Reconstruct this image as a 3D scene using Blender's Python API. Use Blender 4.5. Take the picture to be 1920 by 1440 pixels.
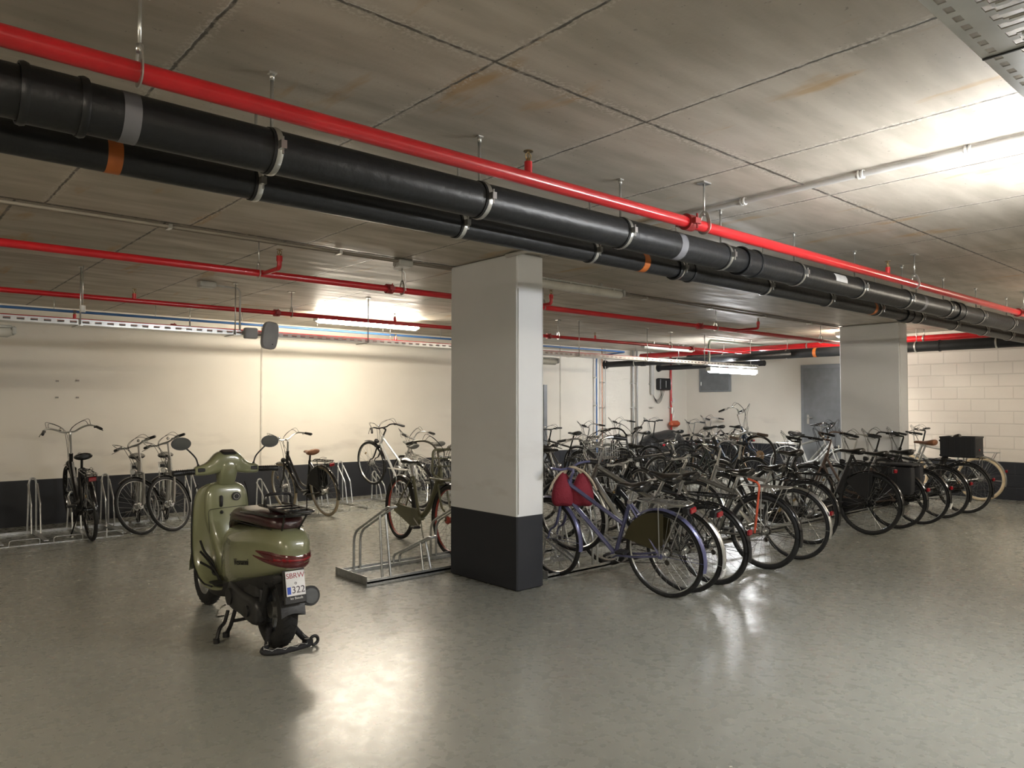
import bpy, math, random
from mathutils import Vector, Matrix
from math import sin, cos, pi, radians as rad
random.seed(7)
for o in list(bpy.data.objects): bpy.data.objects.remove(o)
SC = bpy.context.scene
COL = SC.collection
# ---------------------------------------------------------------- camera, world, exposure
PITCH = math.atan(40/1396.)
AZ = math.atan(1585/1396.)              # view azimuth from +X
cam_d = bpy.data.cameras.new('camera'); cam = bpy.data.objects.new('camera', cam_d); COL.objects.link(cam)
cam_d.sensor_width = 36; cam_d.lens = 1396*36/1920.; cam_d.clip_start = .05; cam_d.clip_end = 100
cam.location = (0, 0, 1.5)
cam.rotation_euler = (pi/2+PITCH, 0, AZ-pi/2)
SC.camera = cam
SC.view_settings.view_transform = 'Standard'; SC.view_settings.look = 'None'
SC.view_settings.exposure = 1.05; SC.view_settings.gamma = 1.0; SC.view_settings.use_curve_mapping = False
W = bpy.data.worlds.new('world'); SC.world = W; W.use_nodes = True
W.node_tree.nodes['Background'].inputs[0].default_value = (.8, .85, 1, 1)
W.node_tree.nodes['Background'].inputs[1].default_value = .03
LAMP_POWER = 62.0
CEIL = 2.75
# ---------------------------------------------------------------- materials
MATS = {}
def mat(name, col=(.5,.5,.5), rough=.5, metal=0., bump=0., bscale=60., vary=0., vscale=6., emit=None, es=1., alpha=None, coat=0.):
    if name in MATS: return MATS[name]
    m = bpy.data.materials.new(name); m.use_nodes = True; MATS[name] = m
    nt = m.node_tree; N = nt.nodes; L = nt.links; b = N['Principled BSDF']
    b.inputs['Base Color'].default_value = (*col, 1); b.inputs['Roughness'].default_value = rough
    b.inputs['Metallic'].default_value = metal
    if coat: b.inputs['Coat Weight'].default_value = coat; b.inputs['Coat Roughness'].default_value = .06
    tc = N.new('ShaderNodeTexCoord')
    nz = N.new('ShaderNodeTexNoise'); nz.inputs['Scale'].default_value = vscale; nz.inputs['Detail'].default_value = 4
    L.new(tc.outputs['Object'], nz.inputs['Vector'])
    mr = N.new('ShaderNodeMapRange'); mr.inputs[1].default_value = .3; mr.inputs[2].default_value = .7
    v = vary or .12
    mr.inputs[3].default_value = 1-v; mr.inputs[4].default_value = 1+v
    L.new(nz.outputs[0], mr.inputs[0])
    mx = N.new('ShaderNodeVectorMath'); mx.operation = 'SCALE'; mx.inputs[0].default_value = col
    L.new(mr.outputs[0], mx.inputs['Scale']); L.new(mx.outputs[0], b.inputs['Base Color'])
    if bump:
        n2 = N.new('ShaderNodeTexNoise'); n2.inputs['Scale'].default_value = bscale; n2.inputs['Detail'].default_value = 3
        L.new(tc.outputs['Object'], n2.inputs['Vector'])
        bp = N.new('ShaderNodeBump'); bp.inputs['Strength'].default_value = bump; bp.inputs['Distance'].default_value = .01
        L.new(n2.outputs[0], bp.inputs['Height']); L.new(bp.outputs[0], b.inputs['Normal'])
    if emit: b.inputs['Emission Color'].default_value = (*emit, 1); b.inputs['Emission Strength'].default_value = es
    if alpha is not None:
        b.inputs['Alpha'].default_value = alpha
    return m

class NT:
    """small helper for node maths"""
    def __init__(s, name):
        s.m = bpy.data.materials.new(name); s.m.use_nodes = True; MATS[name] = s.m
        s.N = s.m.node_tree.nodes; s.L = s.m.node_tree.links; s.b = s.N['Principled BSDF']
        s.tc = s.N.new('ShaderNodeTexCoord'); s.sep = s.N.new('ShaderNodeSeparateXYZ'); s.L.new(s.tc.outputs['Object'], s.sep.inputs[0])
        s.X, s.Y, s.Z = s.sep.outputs
    def put(s, inp, v):
        if isinstance(v, (int, float)): inp.default_value = v
        elif isinstance(v, tuple): inp.default_value = v if len(v) == len(inp.default_value) else (*v, 1)
        else: s.L.new(v, inp)
    def m_(s, op, a, b=0., c=None):
        n = s.N.new('ShaderNodeMath'); n.operation = op; s.put(n.inputs[0], a); s.put(n.inputs[1], b)
        if c is not None: s.put(n.inputs[2], c)
        return n.outputs[0]
    def rng(s, v, a, b, c, d, smooth=False):
        n = s.N.new('ShaderNodeMapRange'); n.clamp = True
        if smooth: n.interpolation_type = 'SMOOTHSTEP'
        for i, q in enumerate((v, a, b, c, d)): s.put(n.inputs[i], q)
        return n.outputs[0]
    def noise(s, scale, detail=4, sx=1, sy=1, sz=1, rough=.5):
        mp = s.N.new('ShaderNodeMapping'); mp.inputs['Scale'].default_value = (sx, sy, sz); s.L.new(s.tc.outputs['Object'], mp.inputs[0])
        n = s.N.new('ShaderNodeTexNoise'); n.inputs['Scale'].default_value = scale; n.inputs['Detail'].default_value = detail; n.inputs['Roughness'].default_value = rough
        s.L.new(mp.outputs[0], n.inputs['Vector']); return n.outputs[0]
    def mix(s, f, a, b):
        n = s.N.new('ShaderNodeMix'); n.data_type = 'RGBA'; s.put(n.inputs[0], f); s.put(n.inputs[6], a); s.put(n.inputs[7], b); return n.outputs[2]
    def bump(s, h, st=.3, d=.01):
        n = s.N.new('ShaderNodeBump'); n.inputs['Strength'].default_value = st; n.inputs['Distance'].default_value = d
        s.L.new(h, n.inputs['Height']); s.L.new(n.outputs[0], s.b.inputs['Normal'])
    def line(s, coord, period, offset, half, wob=None):
        """1 on a seam, 0 elsewhere"""
        c = s.m_('SUBTRACT', coord, offset)
        if wob is not None: c = s.m_('ADD', c, wob)
        d = s.m_('PINGPONG', c, period/2.)
        return s.rng(d, half*.4, half, 1, 0, True)
    def line1(s, coord, offset, half, wob=None):
        c = s.m_('SUBTRACT', coord, offset)
        if wob is not None: c = s.m_('ADD', c, wob)
        return s.rng(s.m_('ABSOLUTE', c), half*.4, half, 1, 0, True)

def ceiling_material():
    t = NT('precast_concrete_ceiling')
    wob = t.m_('MULTIPLY', t.m_('SUBTRACT', t.noise(14, 8, rough=.7), .5), .028)
    front = t.rng(t.Y, 5.34, 5.36, 1, 0); back = t.m_('SUBTRACT', 1., front)
    l1 = t.m_('MULTIPLY', t.line(t.X, .868, .855, .009, wob), front)
    l2 = t.m_('MULTIPLY', t.line(t.X, .868, .70, .011, wob), back)
    l3 = t.line1(t.Y, 2.05, .011, wob); l4 = t.line1(t.Y, 5.35, .03); l5 = t.line1(t.Y, 7.25, .008, wob); l6 = t.line1(t.Y, -1.6, .014, wob)
    seam = t.m_('MAXIMUM', t.m_('MAXIMUM', t.m_('MAXIMUM', l1, l2), t.m_('MAXIMUM', l3, l4)), t.m_('MAXIMUM', l5, l6))
    broken = t.rng(t.noise(26, 3), .3, .5, .45, 1)
    seam = t.m_('MULTIPLY', seam, broken)
    big = t.rng(t.noise(1.3, 5), .3, .7, 0, 1); mid = t.rng(t.noise(5, 8, .35, 1.6, 1), .35, .65, 0, 1)
    c = t.mix(big, (.43, .385, .32), (.55, .495, .42)); c = t.mix(t.m_('MULTIPLY', mid, .55), c, (.30, .265, .21))
    rust = t.m_('MULTIPLY', t.rng(t.noise(2.1, 4, 2.4, .55, 1), .63, .71, 0, 1), .75)
    c = t.mix(rust, c, (.42, .27, .12))
    pits = t.rng(t.noise(45, 2), .70, .76, 0, .6); c = t.mix(pits, c, (.17, .15, .13))
    crust = t.m_('MULTIPLY', t.m_('MAXIMUM', t.line1(t.Y, 2.05, .07, wob), t.m_('MULTIPLY', t.line(t.X, .868, .855, .045, wob), front)), t.rng(t.noise(60, 3), .50, .56, 0, .8))
    c = t.mix(crust, c, (.58, .54, .47)); c = t.mix(seam, c, (.10, .09, .075))
    t.put(t.b.inputs['Base Color'], c)
    t.put(t.b.inputs['Roughness'], t.rng(mid, 0, 1, .42, .62)); t.b.inputs['Specular IOR Level'].default_value = .45
    h = t.m_('SUBTRACT', t.m_('ADD', t.m_('MULTIPLY', t.noise(7, 6, .5, 1, 1), .5), t.m_('MULTIPLY', t.noise(60, 2), .12)), t.m_('MULTIPLY', seam, 1.2))
    t.bump(h, .35, .012)
    return t.m
def floor_material():
    t = NT('epoxy_coated_floor')
    big = t.rng(t.noise(.7, 4), .3, .7, 0, 1); fine = t.rng(t.noise(6, 6), .3, .7, 0, 1)
    c = t.mix(big, (.235, .237, .208), (.27, .27, .236)); c = t.mix(t.m_('MULTIPLY', fine, .12), c, (.215, .217, .19))
    scr = t.m_('MULTIPLY', t.line(t.m_('ADD', t.X, t.m_('MULTIPLY', t.noise(.8, 2), .3)), 1.7, .35, .006), t.rng(t.noise(1.1, 2), .5, .6, 0, .35))
    c = t.mix(scr, c, (.34, .33, .30))
    sp = t.rng(t.noise(34, 1), .80, .83, 0, .7); c = t.mix(sp, c, (.06, .055, .05))
    t.put(t.b.inputs['Base Color'], c)
    t.put(t.b.inputs['Roughness'], t.rng(t.noise(14, 5), .3, .7, .25, .31)); t.b.inputs['Specular IOR Level'].default_value = .6
    h = t.m_('ADD', t.m_('MULTIPLY', t.noise(16, 3, 1, 1, 1), .45), t.m_('MULTIPLY', t.noise(90, 2), .16))
    t.bump(h, .05, .012)
    return t.m
def wall_material(name, top=(.78, .74, .66), band=(.016, .018, .024), blocks=False, h=.6, joints=()):
    t = NT(name)
    n = t.rng(t.noise(1.6, 5), .3, .7, 0, 1)
    c = t.mix(t.m_('MULTIPLY', n, .5), top, tuple(q*.88 for q in top))
    scuff = t.m_('MULTIPLY', t.rng(t.noise(2.2, 6, .7, .7, 2), .56, .72, 0, .38), t.rng(t.Z, .7, 1.5, 1, 0)); c = t.mix(scuff, c, (.36, .33, .29))
    hh = t.m_('MULTIPLY', t.noise(50, 2), .2)
    for a in joints:
        l = t.line1(t.X, a, .008); c = t.mix(t.m_('MULTIPLY', l, .55), c, (.35, .32, .27)); hh = t.m_('SUBTRACT', hh, l)
    if blocks:
        row = t.m_('FLOOR', t.m_('DIVIDE', t.Z, .2)); off = t.m_('MULTIPLY', t.m_('MODULO', row, 2.), .2)
        v = t.line(t.m_('ADD', t.Y, off), .4, 0., .011); u = t.line(t.Z, .2, 0., .014)
        l = t.m_('MAXIMUM', u, v); hh = t.m_('SUBTRACT', hh, t.m_('MULTIPLY', l, 1.2)); c = t.mix(t.m_('MULTIPLY', l, .4), c, (.5, .46, .4))
    edge = t.rng(t.Z, h-.002, h+.002, 0, 1)
    c = t.mix(edge, tuple(band), c)
    t.put(t.b.inputs['Base Color'], c); t.b.inputs['Roughness'].default_value = .62
    t.bump(hh, .3, .008)
    return t.m

M_steel = mat('galvanised_steel', (.52,.53,.53), .38, .85, .15, 40, .12, 30)
M_zinc = mat('zinc_fittings', (.62,.62,.60), .3, .9)
M_chrome = mat('chrome', (.72,.72,.72), .16, 1.)
M_alu = mat('brushed_aluminium', (.58,.58,.57), .32, .95)
M_spoke = mat('spoke_steel', (.30,.30,.29), .35, .9)
M_tire = mat('tyre_rubber', (.011,.011,.011), .75, 0, .3, 120)
M_cream = mat('cream_rubber', (.62,.50,.33), .7)
M_black = mat('gloss_black', (.007,.007,.008), .22, 0, coat=.5)
M_matt = mat('matt_black', (.009,.009,.010), .55)
M_plast = mat('black_plastic', (.013,.013,.014), .42, 0, .1, 150)
M_saddle = mat('black_saddle_vinyl', (.008,.008,.008), .24, coat=.3)
M_brown = mat('brown_leather', (.20,.085,.04), .42, 0, .2, 90)
M_redlens = mat('red_lens', (.24,.008,.014), .15, 0, coat=.6)
M_white = mat('white_plastic', (.75,.75,.73), .4)
M_orange = mat('orange_tape', (.45,.12,.02), .5)
M_greytape = mat('grey_tape', (.17,.17,.185), .5)
M_red = mat('sprinkler_red_paint', (.50,.012,.018), .28, 0, coat=.4)
M_pipe = mat('black_drain_plastic', (.011,.012,.014), .40, 0, .25, 25, .35, 5)
M_blue = mat('blue_pipe', (.06,.17,.42), .4)
M_conduit = mat('grey_conduit', (.50,.49,.47), .5)
M_greydoor = mat('grey_door_paint', (.185,.195,.205), .45)
M_lampbody = mat('lamp_housing_grey', (.50,.50,.47), .45)
M_lens_off = mat('frosted_lamp_cover', (.62,.60,.54), .25)
M_clear = mat('lamp_clear_cover', (.66,.66,.62), .2)
M_lit = mat('lit_lamp_cover', (.9,.9,.85), .4, emit=(1., .90, .74), es=LAMP_POWER)
M_lit_cool = mat('lit_cool_lamp_cover', (.9,.9,.9), .4, emit=(.96, .98, 1.), es=LAMP_POWER*1.12)

# ---------------------------------------------------------------- mesh builder
class MB:
    def __init__(s, tf=None): s.v = []; s.f = []; s.sm = []; s.mi = []; s.tf = tf; s.k = 0
    def add(s, vs, fs, smooth=True):
        o = len(s.v)
        for p in vs:
            p = Vector(p); s.v.append(s.tf(p) if s.tf else p)
        for q in fs: s.f.append([o+i for i in q]); s.sm.append(smooth); s.mi.append(s.k)
        return s
    def box(s, c, d, rot=None):
        x, y, z = d[0]/2, d[1]/2, d[2]/2; c = Vector(c); R = rot or Matrix.Identity(3)
        vs = [c+R@Vector((a*x, b*y, e*z)) for a in (-1,1) for b in (-1,1) for e in (-1,1)]
        return s.add(vs, [(0,1,3,2),(4,6,7,5),(0,4,5,1),(2,3,7,6),(0,2,6,4),(1,5,7,3)], False)
    def bbox(s, c, d, b=.01, rot=None):
        """box with chamfered vertical and horizontal edges (lofted)"""
        x, y, z = d[0]/2, d[1]/2, d[2]/2; R = rot or Matrix.Identity(3); c = Vector(c)
        secs = []
        for zz, k in ((-z, b), (-z+b, 0), (z-b, 0), (z, b)):
            X, Y = x-k, y-k; q = min(b, X*.5, Y*.5)
            secs.append([c+R@Vector((a, e, zz)) for a, e in ((X-q,-Y),(X,-Y+q),(X,Y-q),(X-q,Y),(-X+q,Y),(-X,Y-q),(-X,-Y+q),(-X+q,-Y))])
        return s.loft(secs, True, False)
    def loft(s, secs, cap=True, smooth=True, closed_u=True):
        n = len(secs[0]); vs = [p for q in secs for p in q]; fs = []
        for i in range(len(secs)-1):
            for j in range(n if closed_u else n-1):
                a = i*n+j; b = i*n+(j+1) % n; fs.append((a, b, b+n, a+n))
        s.add(vs, fs, smooth)
        if cap:
            s.add(secs[0], [tuple(range(n))[::-1]], False); s.add(secs[-1], [tuple(range(n))], False)
        return s
    def tube(s, pts, r, n=8, closed=False, cap=True, flat=1.):
        pts = [Vector(p) for p in pts]; m = len(pts); rs = r if isinstance(r, (list, tuple)) else [r]*m
        secs = []; prev = None
        for i, p in enumerate(pts):
            if closed: t = (pts[(i+1) % m]-pts[i-1])
            else: t = pts[min(i+1, m-1)]-pts[max(i-1, 0)]
            if t.length < 1e-9: t = Vector((0,0,1))
            t.normalize()
            if prev is None:
                u = t.cross(Vector((0,0,1)))
                if u.length < .05: u = t.cross(Vector((0,1,0)))
            else:
                u = prev - t*prev.dot(t)
                if u.length < 1e-6: u = t.cross(Vector((0,0,1)))
            u.normalize(); w = t.cross(u); prev = u
            secs.append([p+u*(cos(2*pi*k/n)*rs[i])+w*(sin(2*pi*k/n)*rs[i]*flat) for k in range(n)])
        if closed: secs.append(secs[0]); return s.loft(secs, False)
        return s.loft(secs, cap)
    def torus(s, c, R, r, ax='y', n=40, k=8, ry=None):
        secs = []; c = Vector(c); ry = ry or r
        for i in range(n+1):
            a = 2*pi*i/n; q = []
            for j in range(k):
                b = 2*pi*j/k; rr = R+cos(b)*r; h = sin(b)*ry
                p = {'y': Vector((cos(a)*rr, h, sin(a)*rr)), 'x': Vector((h, cos(a)*rr, sin(a)*rr)), 'z': Vector((cos(a)*rr, sin(a)*rr, h))}[ax]
                q.append(c+p)
            secs.append(q)
        return s.loft(secs, False)
    def sphere(s, c, r, n=12, m=8):
        r = r if isinstance(r, (tuple, list)) else (r, r, r); c = Vector(c)
        secs = [[c+Vector((r[0]*sin(pi*max(i,.02)/m if i < m else pi*.995)*cos(2*pi*j/n), r[1]*sin(pi*max(i,.02)/m if i < m else pi*.995)*sin(2*pi*j/n), r[2]*cos(pi*i/m))) for j in range(n)] for i in range(m+1)]
        return s.loft(secs, True)
    def cyl(s, a, b, r, n=16, r2=None): return s.tube([a, b], [r, r2 if r2 is not None else r], n)
    def build(s, name, ms, parent=None, loc=None, subsurf=0):
        me = bpy.data.meshes.new(name); me.from_pydata([tuple(p) for p in s.v], [], s.f)
        for m in (ms if isinstance(ms, (list, tuple)) else [ms]): me.materials.append(m)
        me.polygons.foreach_set('use_smooth', s.sm); me.polygons.foreach_set('material_index', s.mi)
        import bmesh
        bm = bmesh.new(); bm.from_mesh(me); bmesh.ops.remove_doubles(bm, verts=bm.verts, dist=1e-6); bmesh.ops.recalc_face_normals(bm, faces=bm.faces)
        for e in bm.edges:
            if len(e.link_faces) == 2 and e.calc_face_angle(0) > rad(42): e.smooth = False
        bm.to_mesh(me); bm.free()
        o = bpy.data.objects.new(name, me); COL.objects.link(o)
        if parent: o.parent = parent
        if loc: o.location = loc
        if subsurf:
            md = o.modifiers.new('subdivision', 'SUBSURF'); md.levels = md.render_levels = subsurf
        return o
def spline(pts, n=6):
    """Catmull-Rom through pts"""
    P = [Vector(p) for p in pts]; P = [P[0]*2-P[1]]+P+[P[-1]*2-P[-2]]; out = []
    for i in range(1, len(P)-2):
        for k in range(n):
            t = k/n; a, b, c, d = P[i-1], P[i], P[i+1], P[i+2]
            out.append(.5*((2*b)+(-a+c)*t+(2*a-5*b+4*c-d)*t*t+(-a+3*b-3*c+d)*t**3))
    out.append(P[-2]); return out
def rounded(pts, r=.05, n=4):
    """polyline with rounded corners"""
    P = [Vector(p) for p in pts]; out = [P[0]]
    for i in range(1, len(P)-1):
        a = (P[i-1]-P[i]); b = (P[i+1]-P[i]); q = min(r, a.length*.49, b.length*.49)
        a.normalize(); b.normalize(); A = P[i]+a*q; B = P[i]+b*q
        for k in range(n+1):
            t = k/n; out.append(A*(1-t)**2+P[i]*2*t*(1-t)+B*t*t)
    out.append(P[-1]); return out
def thing(name, label, cat, loc=(0,0,0), rot=(0,0,0), group=None):
    o = bpy.data.objects.new(name, None); COL.objects.link(o); o.location = loc; o.rotation_euler = rot
    o.empty_display_size = .1; o['label'] = label; o['category'] = cat
    if group: o['group'] = group
    return o
def tag(o, label, cat, group=None):
    o['label'] = label; o['category'] = cat
    if group: o['group'] = group
    return o
def struct(o): o['kind'] = 'structure'; return o
def copy_tree(o, parent=None):
    c = o.copy(); COL.objects.link(c); c.parent = parent
    for ch in list(o.children): copy_tree(ch, c)
    return c
def text(body, size, m, parent, name, loc, rot, depth=.0005, shear=0.):
    cu = bpy.data.curves.new(name, 'FONT'); cu.body = body; cu.size = size; cu.extrude = depth; cu.align_x = 'CENTER'; cu.align_y = 'CENTER'; cu.shear = shear
    t = bpy.data.objects.new(name+'_curve', cu); COL.objects.link(t)
    bpy.context.view_layer.update()
    me = bpy.data.meshes.new_from_object(t.evaluated_get(bpy.context.evaluated_depsgraph_get()))
    bpy.data.objects.remove(t); bpy.data.curves.remove(cu)
    me.materials.clear(); me.materials.append(m)
    o = bpy.data.objects.new(name, me); COL.objects.link(o); o.parent = parent; o.location = loc; o.rotation_euler = rot
    return o
# ================================================================ SETTING
XL, XR, YN, YB, XW, XB, YJ = -4.0, 15.4, -6.0, 10.96, 15.4, 13.75, 6.2
struct(MB().box(((XL+XW)/2, (YN+YB)/2, -.1), (XW-XL+.4, YB-YN+.4, .2)).build('floor', floor_material()))
struct(MB().box(((XL+XW)/2, (YN+YB)/2, CEIL+.1), (XW-XL+.4, YB-YN+.4, .2)).build('ceiling', ceiling_material()))
struct(MB().box(((XL+XW)/2, YB+.1, CEIL/2), (XW-XL+.4, .2, CEIL)).build('wall_back', wall_material('painted_concrete_wall', h=.57, joints=(4.60, 10.99, 12.36))))
WM = wall_material('painted_plain_wall', h=.64)
struct(MB().box((XW+.1, (YJ+YB)/2, CEIL/2), (.2, YB-YJ, CEIL)).build('wall_right', WM))
struct(MB().box((XB+.1, (YN+YJ)/2, CEIL/2), (.2, YJ-YN, CEIL)).build('wall_block', wall_material('painted_block_wall', top=(.80,.74,.67), blocks=True)))
struct(MB().box(((XB+XW)/2+.1, YJ-.1, CEIL/2), (XW-XB, .2, CEIL)).build('wall_return', WM))
struct(MB().box((XL-.1, (YN+YB)/2, CEIL/2), (.2, YB-YN, CEIL)).build('wall_left', WM))
struct(MB().box(((XL+XB)/2, YN-.1, CEIL/2), (XB-XL, .2, CEIL)).build('wall_front', WM))
# joint cover strips on the back wall
for i, x in enumerate((4.60, 10.99)):
    struct(MB().box((x, YB-.006, 1.675), (.022, .012, 2.15)).build('trim_%d' % (i+1), mat('wall_joint_strip', (.62,.59,.52), .5)))
# columns
def column(x0, y0, lab, dx=.295, dy=.9):
    t = thing('concrete_column', lab, 'column', (x0+dx/2, y0+dy/2, 0))
    cm = wall_material('column_paint_'+str(int(x0)), top=(.74,.75,.76), band=(.020,.022,.028))
    MB().bbox((0,0,CEIL/2-.002), (dx, dy, CEIL-.006), .012).build('shaft', cm, t)
    b = MB().tube([(-dx/2+.012,-dy/2-.002,.62), (-dx/2+.012,-dy/2-.002,2.45)], .004, 6); b.tube([(dx/2-.012,-dy/2-.002,.62), (dx/2-.012,-dy/2-.002,2.45)], .004, 6)
    b.build('corner_bead', mat('corner_bead_white', (.72,.72,.70), .4), t)
    return t
column(4.01, 4.49, 'white square concrete column with dark painted foot in the middle of the garage')
column(11.66, 4.5, 'far white concrete column with dark foot standing behind the long bike row')
# scratches / plaster mark on near column
# doors
d = struct(MB().box((XW-.012, 7.30, 1.185), (.05, 1.34, 2.37)).build('door_1', mat('door_frame_grey', (.23,.245,.26), .4)))
p = MB().box((0,0,0), (.03, 1.20, 2.28)).build('door_leaf', M_greydoor, d, (XW-.045, 7.30, 1.15))
h = MB(); h.bbox((0,0,0), (.012,.05,.20), .003); h.tube(rounded([(-.01,.0,.04), (-.05,0,.04), (-.05,-.12,.04)], .015), .01); h.cyl((-.012,0,-.05), (-.004,0,-.05), .012)
h.build('door_handle', M_zinc, d, (XW-.066, 7.80, 1.20))
d = struct(MB().box((10.53, YB-.02, .96), (.09, .04, 1.92)).build('door_2', mat('door_frame_grey')))
MB().box((10.08, YB-.012, .95), (.82, .02, 1.90)).build('door_leaf', M_greydoor, d)
# wall hatch
t = thing('wall_hatch', 'grey metal hatch high on the far wall left of the grey door', 'hatch', (XW-.02, 10.13, 1.82))
MB().bbox((0,0,.28), (.05,.86,.56), .006).build('hatch_frame', mat('door_frame_grey'), t); MB().bbox((-.03,0,.28), (.02,.76,.48), .004).build('hatch_door', M_greydoor, t)
MB().bbox((-.045,.36,.2), (.02,.02,.09), .004).build('hatch_handle', M_zinc, t)

# ================================================================ LAMPS
def strip_lamp(label, x0, y, z, lit=False, L=1.6, mount='ceiling', cool=False):
    t = thing('strip_light', label, 'lamp', (x0+L/2, y, z), group='long sealed tube lamps')
    MB().bbox((0,0,.048), (L,.05,.022), .006).build('housing', M_lampbody, t)
    secs = []
    for x, k in ((-L/2,.6), (-L/2+.03,1), (L/2-.03,1), (L/2,.6)):
        secs.append([Vector((x, cos(a)*.052*k, .0-sin(a)*.045*k)) for a in [-.75+(pi+1.5)*i/11 for i in range(12)]])
    MB().loft(secs).build('diffuser', (M_lit_cool if cool else M_lit) if lit else M_lens_off, t)
    for s in (-1, 1): MB().bbox((s*(L/2+.012),0,.015), (.03,.10,.075), .012).build('end_cap', M_lampbody, t)
    for k in (-2,-1,0,1,2): MB().box((k*L/5,0,.036), (.02,.09,.012)).build('clip', M_zinc, t)
    for s in (-1, 1):
        up = (CEIL if mount == 'ceiling' else TRAYZ)
        MB().box((s*L*.3,0,(.05+up-z)/2), (.03,.03,max(.01, up-z-.05))).build('bracket', M_zinc, t)
    return t
TRAYZ = 2.222
strip_lamp('lit tube lamp on the ceiling near the left wall', 4.56, 9.1, 2.64, True)
strip_lamp('unlit tube lamp on the ceiling right behind the near column', 4.42, 5.10, 2.66)
strip_lamp('lit tube lamp slung under the cable tray in front of the grey hatch', 11.8, 7.9, 2.15, True, mount='tray', cool=True)
strip_lamp('unlit tube lamp under the cable tray at the left edge of the photo', -.6, 7.68, 2.13, mount='tray')
strip_lamp('unlit tube lamp under the cable tray just right of the near column', 6.02, 7.68, 2.13, mount='tray')
strip_lamp('unlit tube lamp on the far ceiling above the blue pipe bend', 11.4, 9.1, 2.64)
strip_lamp('lit tube lamp on the ceiling hidden behind the far column', 12.1, 5.62, 2.66, True, L=.82)
strip_lamp('lit tube lamp beside the wide perforated tray right of the camera', 3.46, .80, 2.20, True, cool=True)
strip_lamp('lit tube lamp beside the wide perforated tray farther along', 9.2, .80, 2.27, True)
strip_lamp('added lit fill tube lamp on the ceiling, unseen behind the camera', -1.6, -2.6, 2.6, True)  # added out of view as fill light for the second bike row
strip_lamp('added lit fill tube lamp on the ceiling in the unseen aisle', 6.4, -3.2, 2.6, True)  # invented fixture out of view, fills the bike rows and block wall
strip_lamp('added lit fill tube lamp on the ceiling, unseen left of the camera', -2.6, 3.2, 2.6, True)  # extra off-frame lamp, put in only as fill

# ================================================================ CABLE TRAYS
def slotted_plate(b, x0, x1, y, z, h, pitch=.1, slot=.055, sh=.012, axis='y'):
    """vertical strip with real slots; columns between slots"""
    n = int((x1-x0)/pitch)
    b.box(((x0+x1)/2, y, z+h/2-(h/2-sh/2)/2-.0), (x1-x0, .002, (h-sh)/2)) ; b.box(((x0+x1)/2, y, z-h/2+(h-sh)/4), (x1-x0, .002, (h-sh)/2))
    for i in range(n+1):
        b.box((x0+i*pitch, y, z), (pitch-slot, .002, sh))
t = thing('cable_tray', 'galvanised slotted cable tray running along the left wall side', 'cable tray', (0, 7.7, 2.25))
b = MB(); slotted_plate(b, -1.5, 13.0, -.10, 0, .05, sh=.018); slotted_plate(b, -1.5, 13.0, .10, 0, .05); b.box((5.75,0,-.024), (14.5,.2,.002))
b.build('tray_body', mat('tray_zinc', (.66,.66,.65), .32, .8), t)
c = MB()
random.seed(3)
for k in range(5):
    y = -.07+.035*k; pts = [(x, y+random.uniform(-.01,.01), -.012+random.uniform(0,.008)) for x in [-1.4+.8*i for i in range(18)]]
    c.tube(pts, .008, 5)
c.build('cable', mat('grey_cable', (.10,.10,.11), .5), t)
for x in (1.5, 2.9, 4.45, 6.0, 8.0, 9.6, 11.2, 12.7):
    h = MB(); h.cyl((x,-.118,-.03), (x,-.118,.5), .006, 8); h.box((x,-.118,.497), (.04,.04,.006)); h.box((x,0,-.03), (.04,.26,.008)); h.build('hanger_rod', M_zinc, t)
MB().box((4.9+4.65,0.2,0), (.0,.0,.0)) if False else None
tl = thing('cable_tray', 'wide perforated galvanised cable tray hanging in the top right corner', 'cable tray', (1.2, .325, 2.40))
b = MB(); LX = 11.0
# bottom plate made of strips between slot rows
ys = []; rows = [-.27, -.21, .21, .27]
edges = [-.30]+[q for r in rows for q in (r-.009, r+.009)]+[.30]
for i in range(0, len(edges), 2):
    y0, y1 = edges[i], edges[i+1]
    if i == 4: # centre field: transverse slots
        b.box((-1.0,(y0+y1)/2,0), (1.4,y1-y0,.003))
        px = -.3
        while px < LX:
            b.box((px,(y0+y1)/2,0), (.022 if px < 6 else 1.0, y1-y0, .003)); px += .05 if px < 6 else 1.02
        for yy in (-.12, -.0, .12): b.box((LX/2-1,yy,0), (LX+1.4,.035,.003))
        px = -.3
        while px < 6:
            b.tube([(px, y0+.01, .0), (px, y1-.01, .0)], .007, 5); px += .1
    else: b.box((LX/2-.85,(y0+y1)/2,0), (LX+1.7,y1-y0,.003))
for r in rows:
    px = -1.7
    while px < 6:
        b.box((px,r,0), (.026,.018,.003)); px += .058
    b.box((8.5,r,0), (5.0,.018,.003))
for s in (-1,1):
    b.box((LX/2-.85,s*.30,.03), (LX+1.7,.003,.06)); 
b.build('tray_body', mat('tray_zinc'), tl)
MB().box((.98,0,-.003), (.006,.6,.004)).build('joint_line', M_matt, tl)
for x in (-.8, 3.6, 5.6, 8.0):
    h = MB(); h.cyl((x,-.33,-.02), (x,-.33,.35), .006, 8); h.cyl((x,.33,-.02), (x,.33,.35), .006, 8); h.box((x,0,-.02), (.04,.70,.02)); h.build('hanger_rod', M_zinc, tl)
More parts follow.
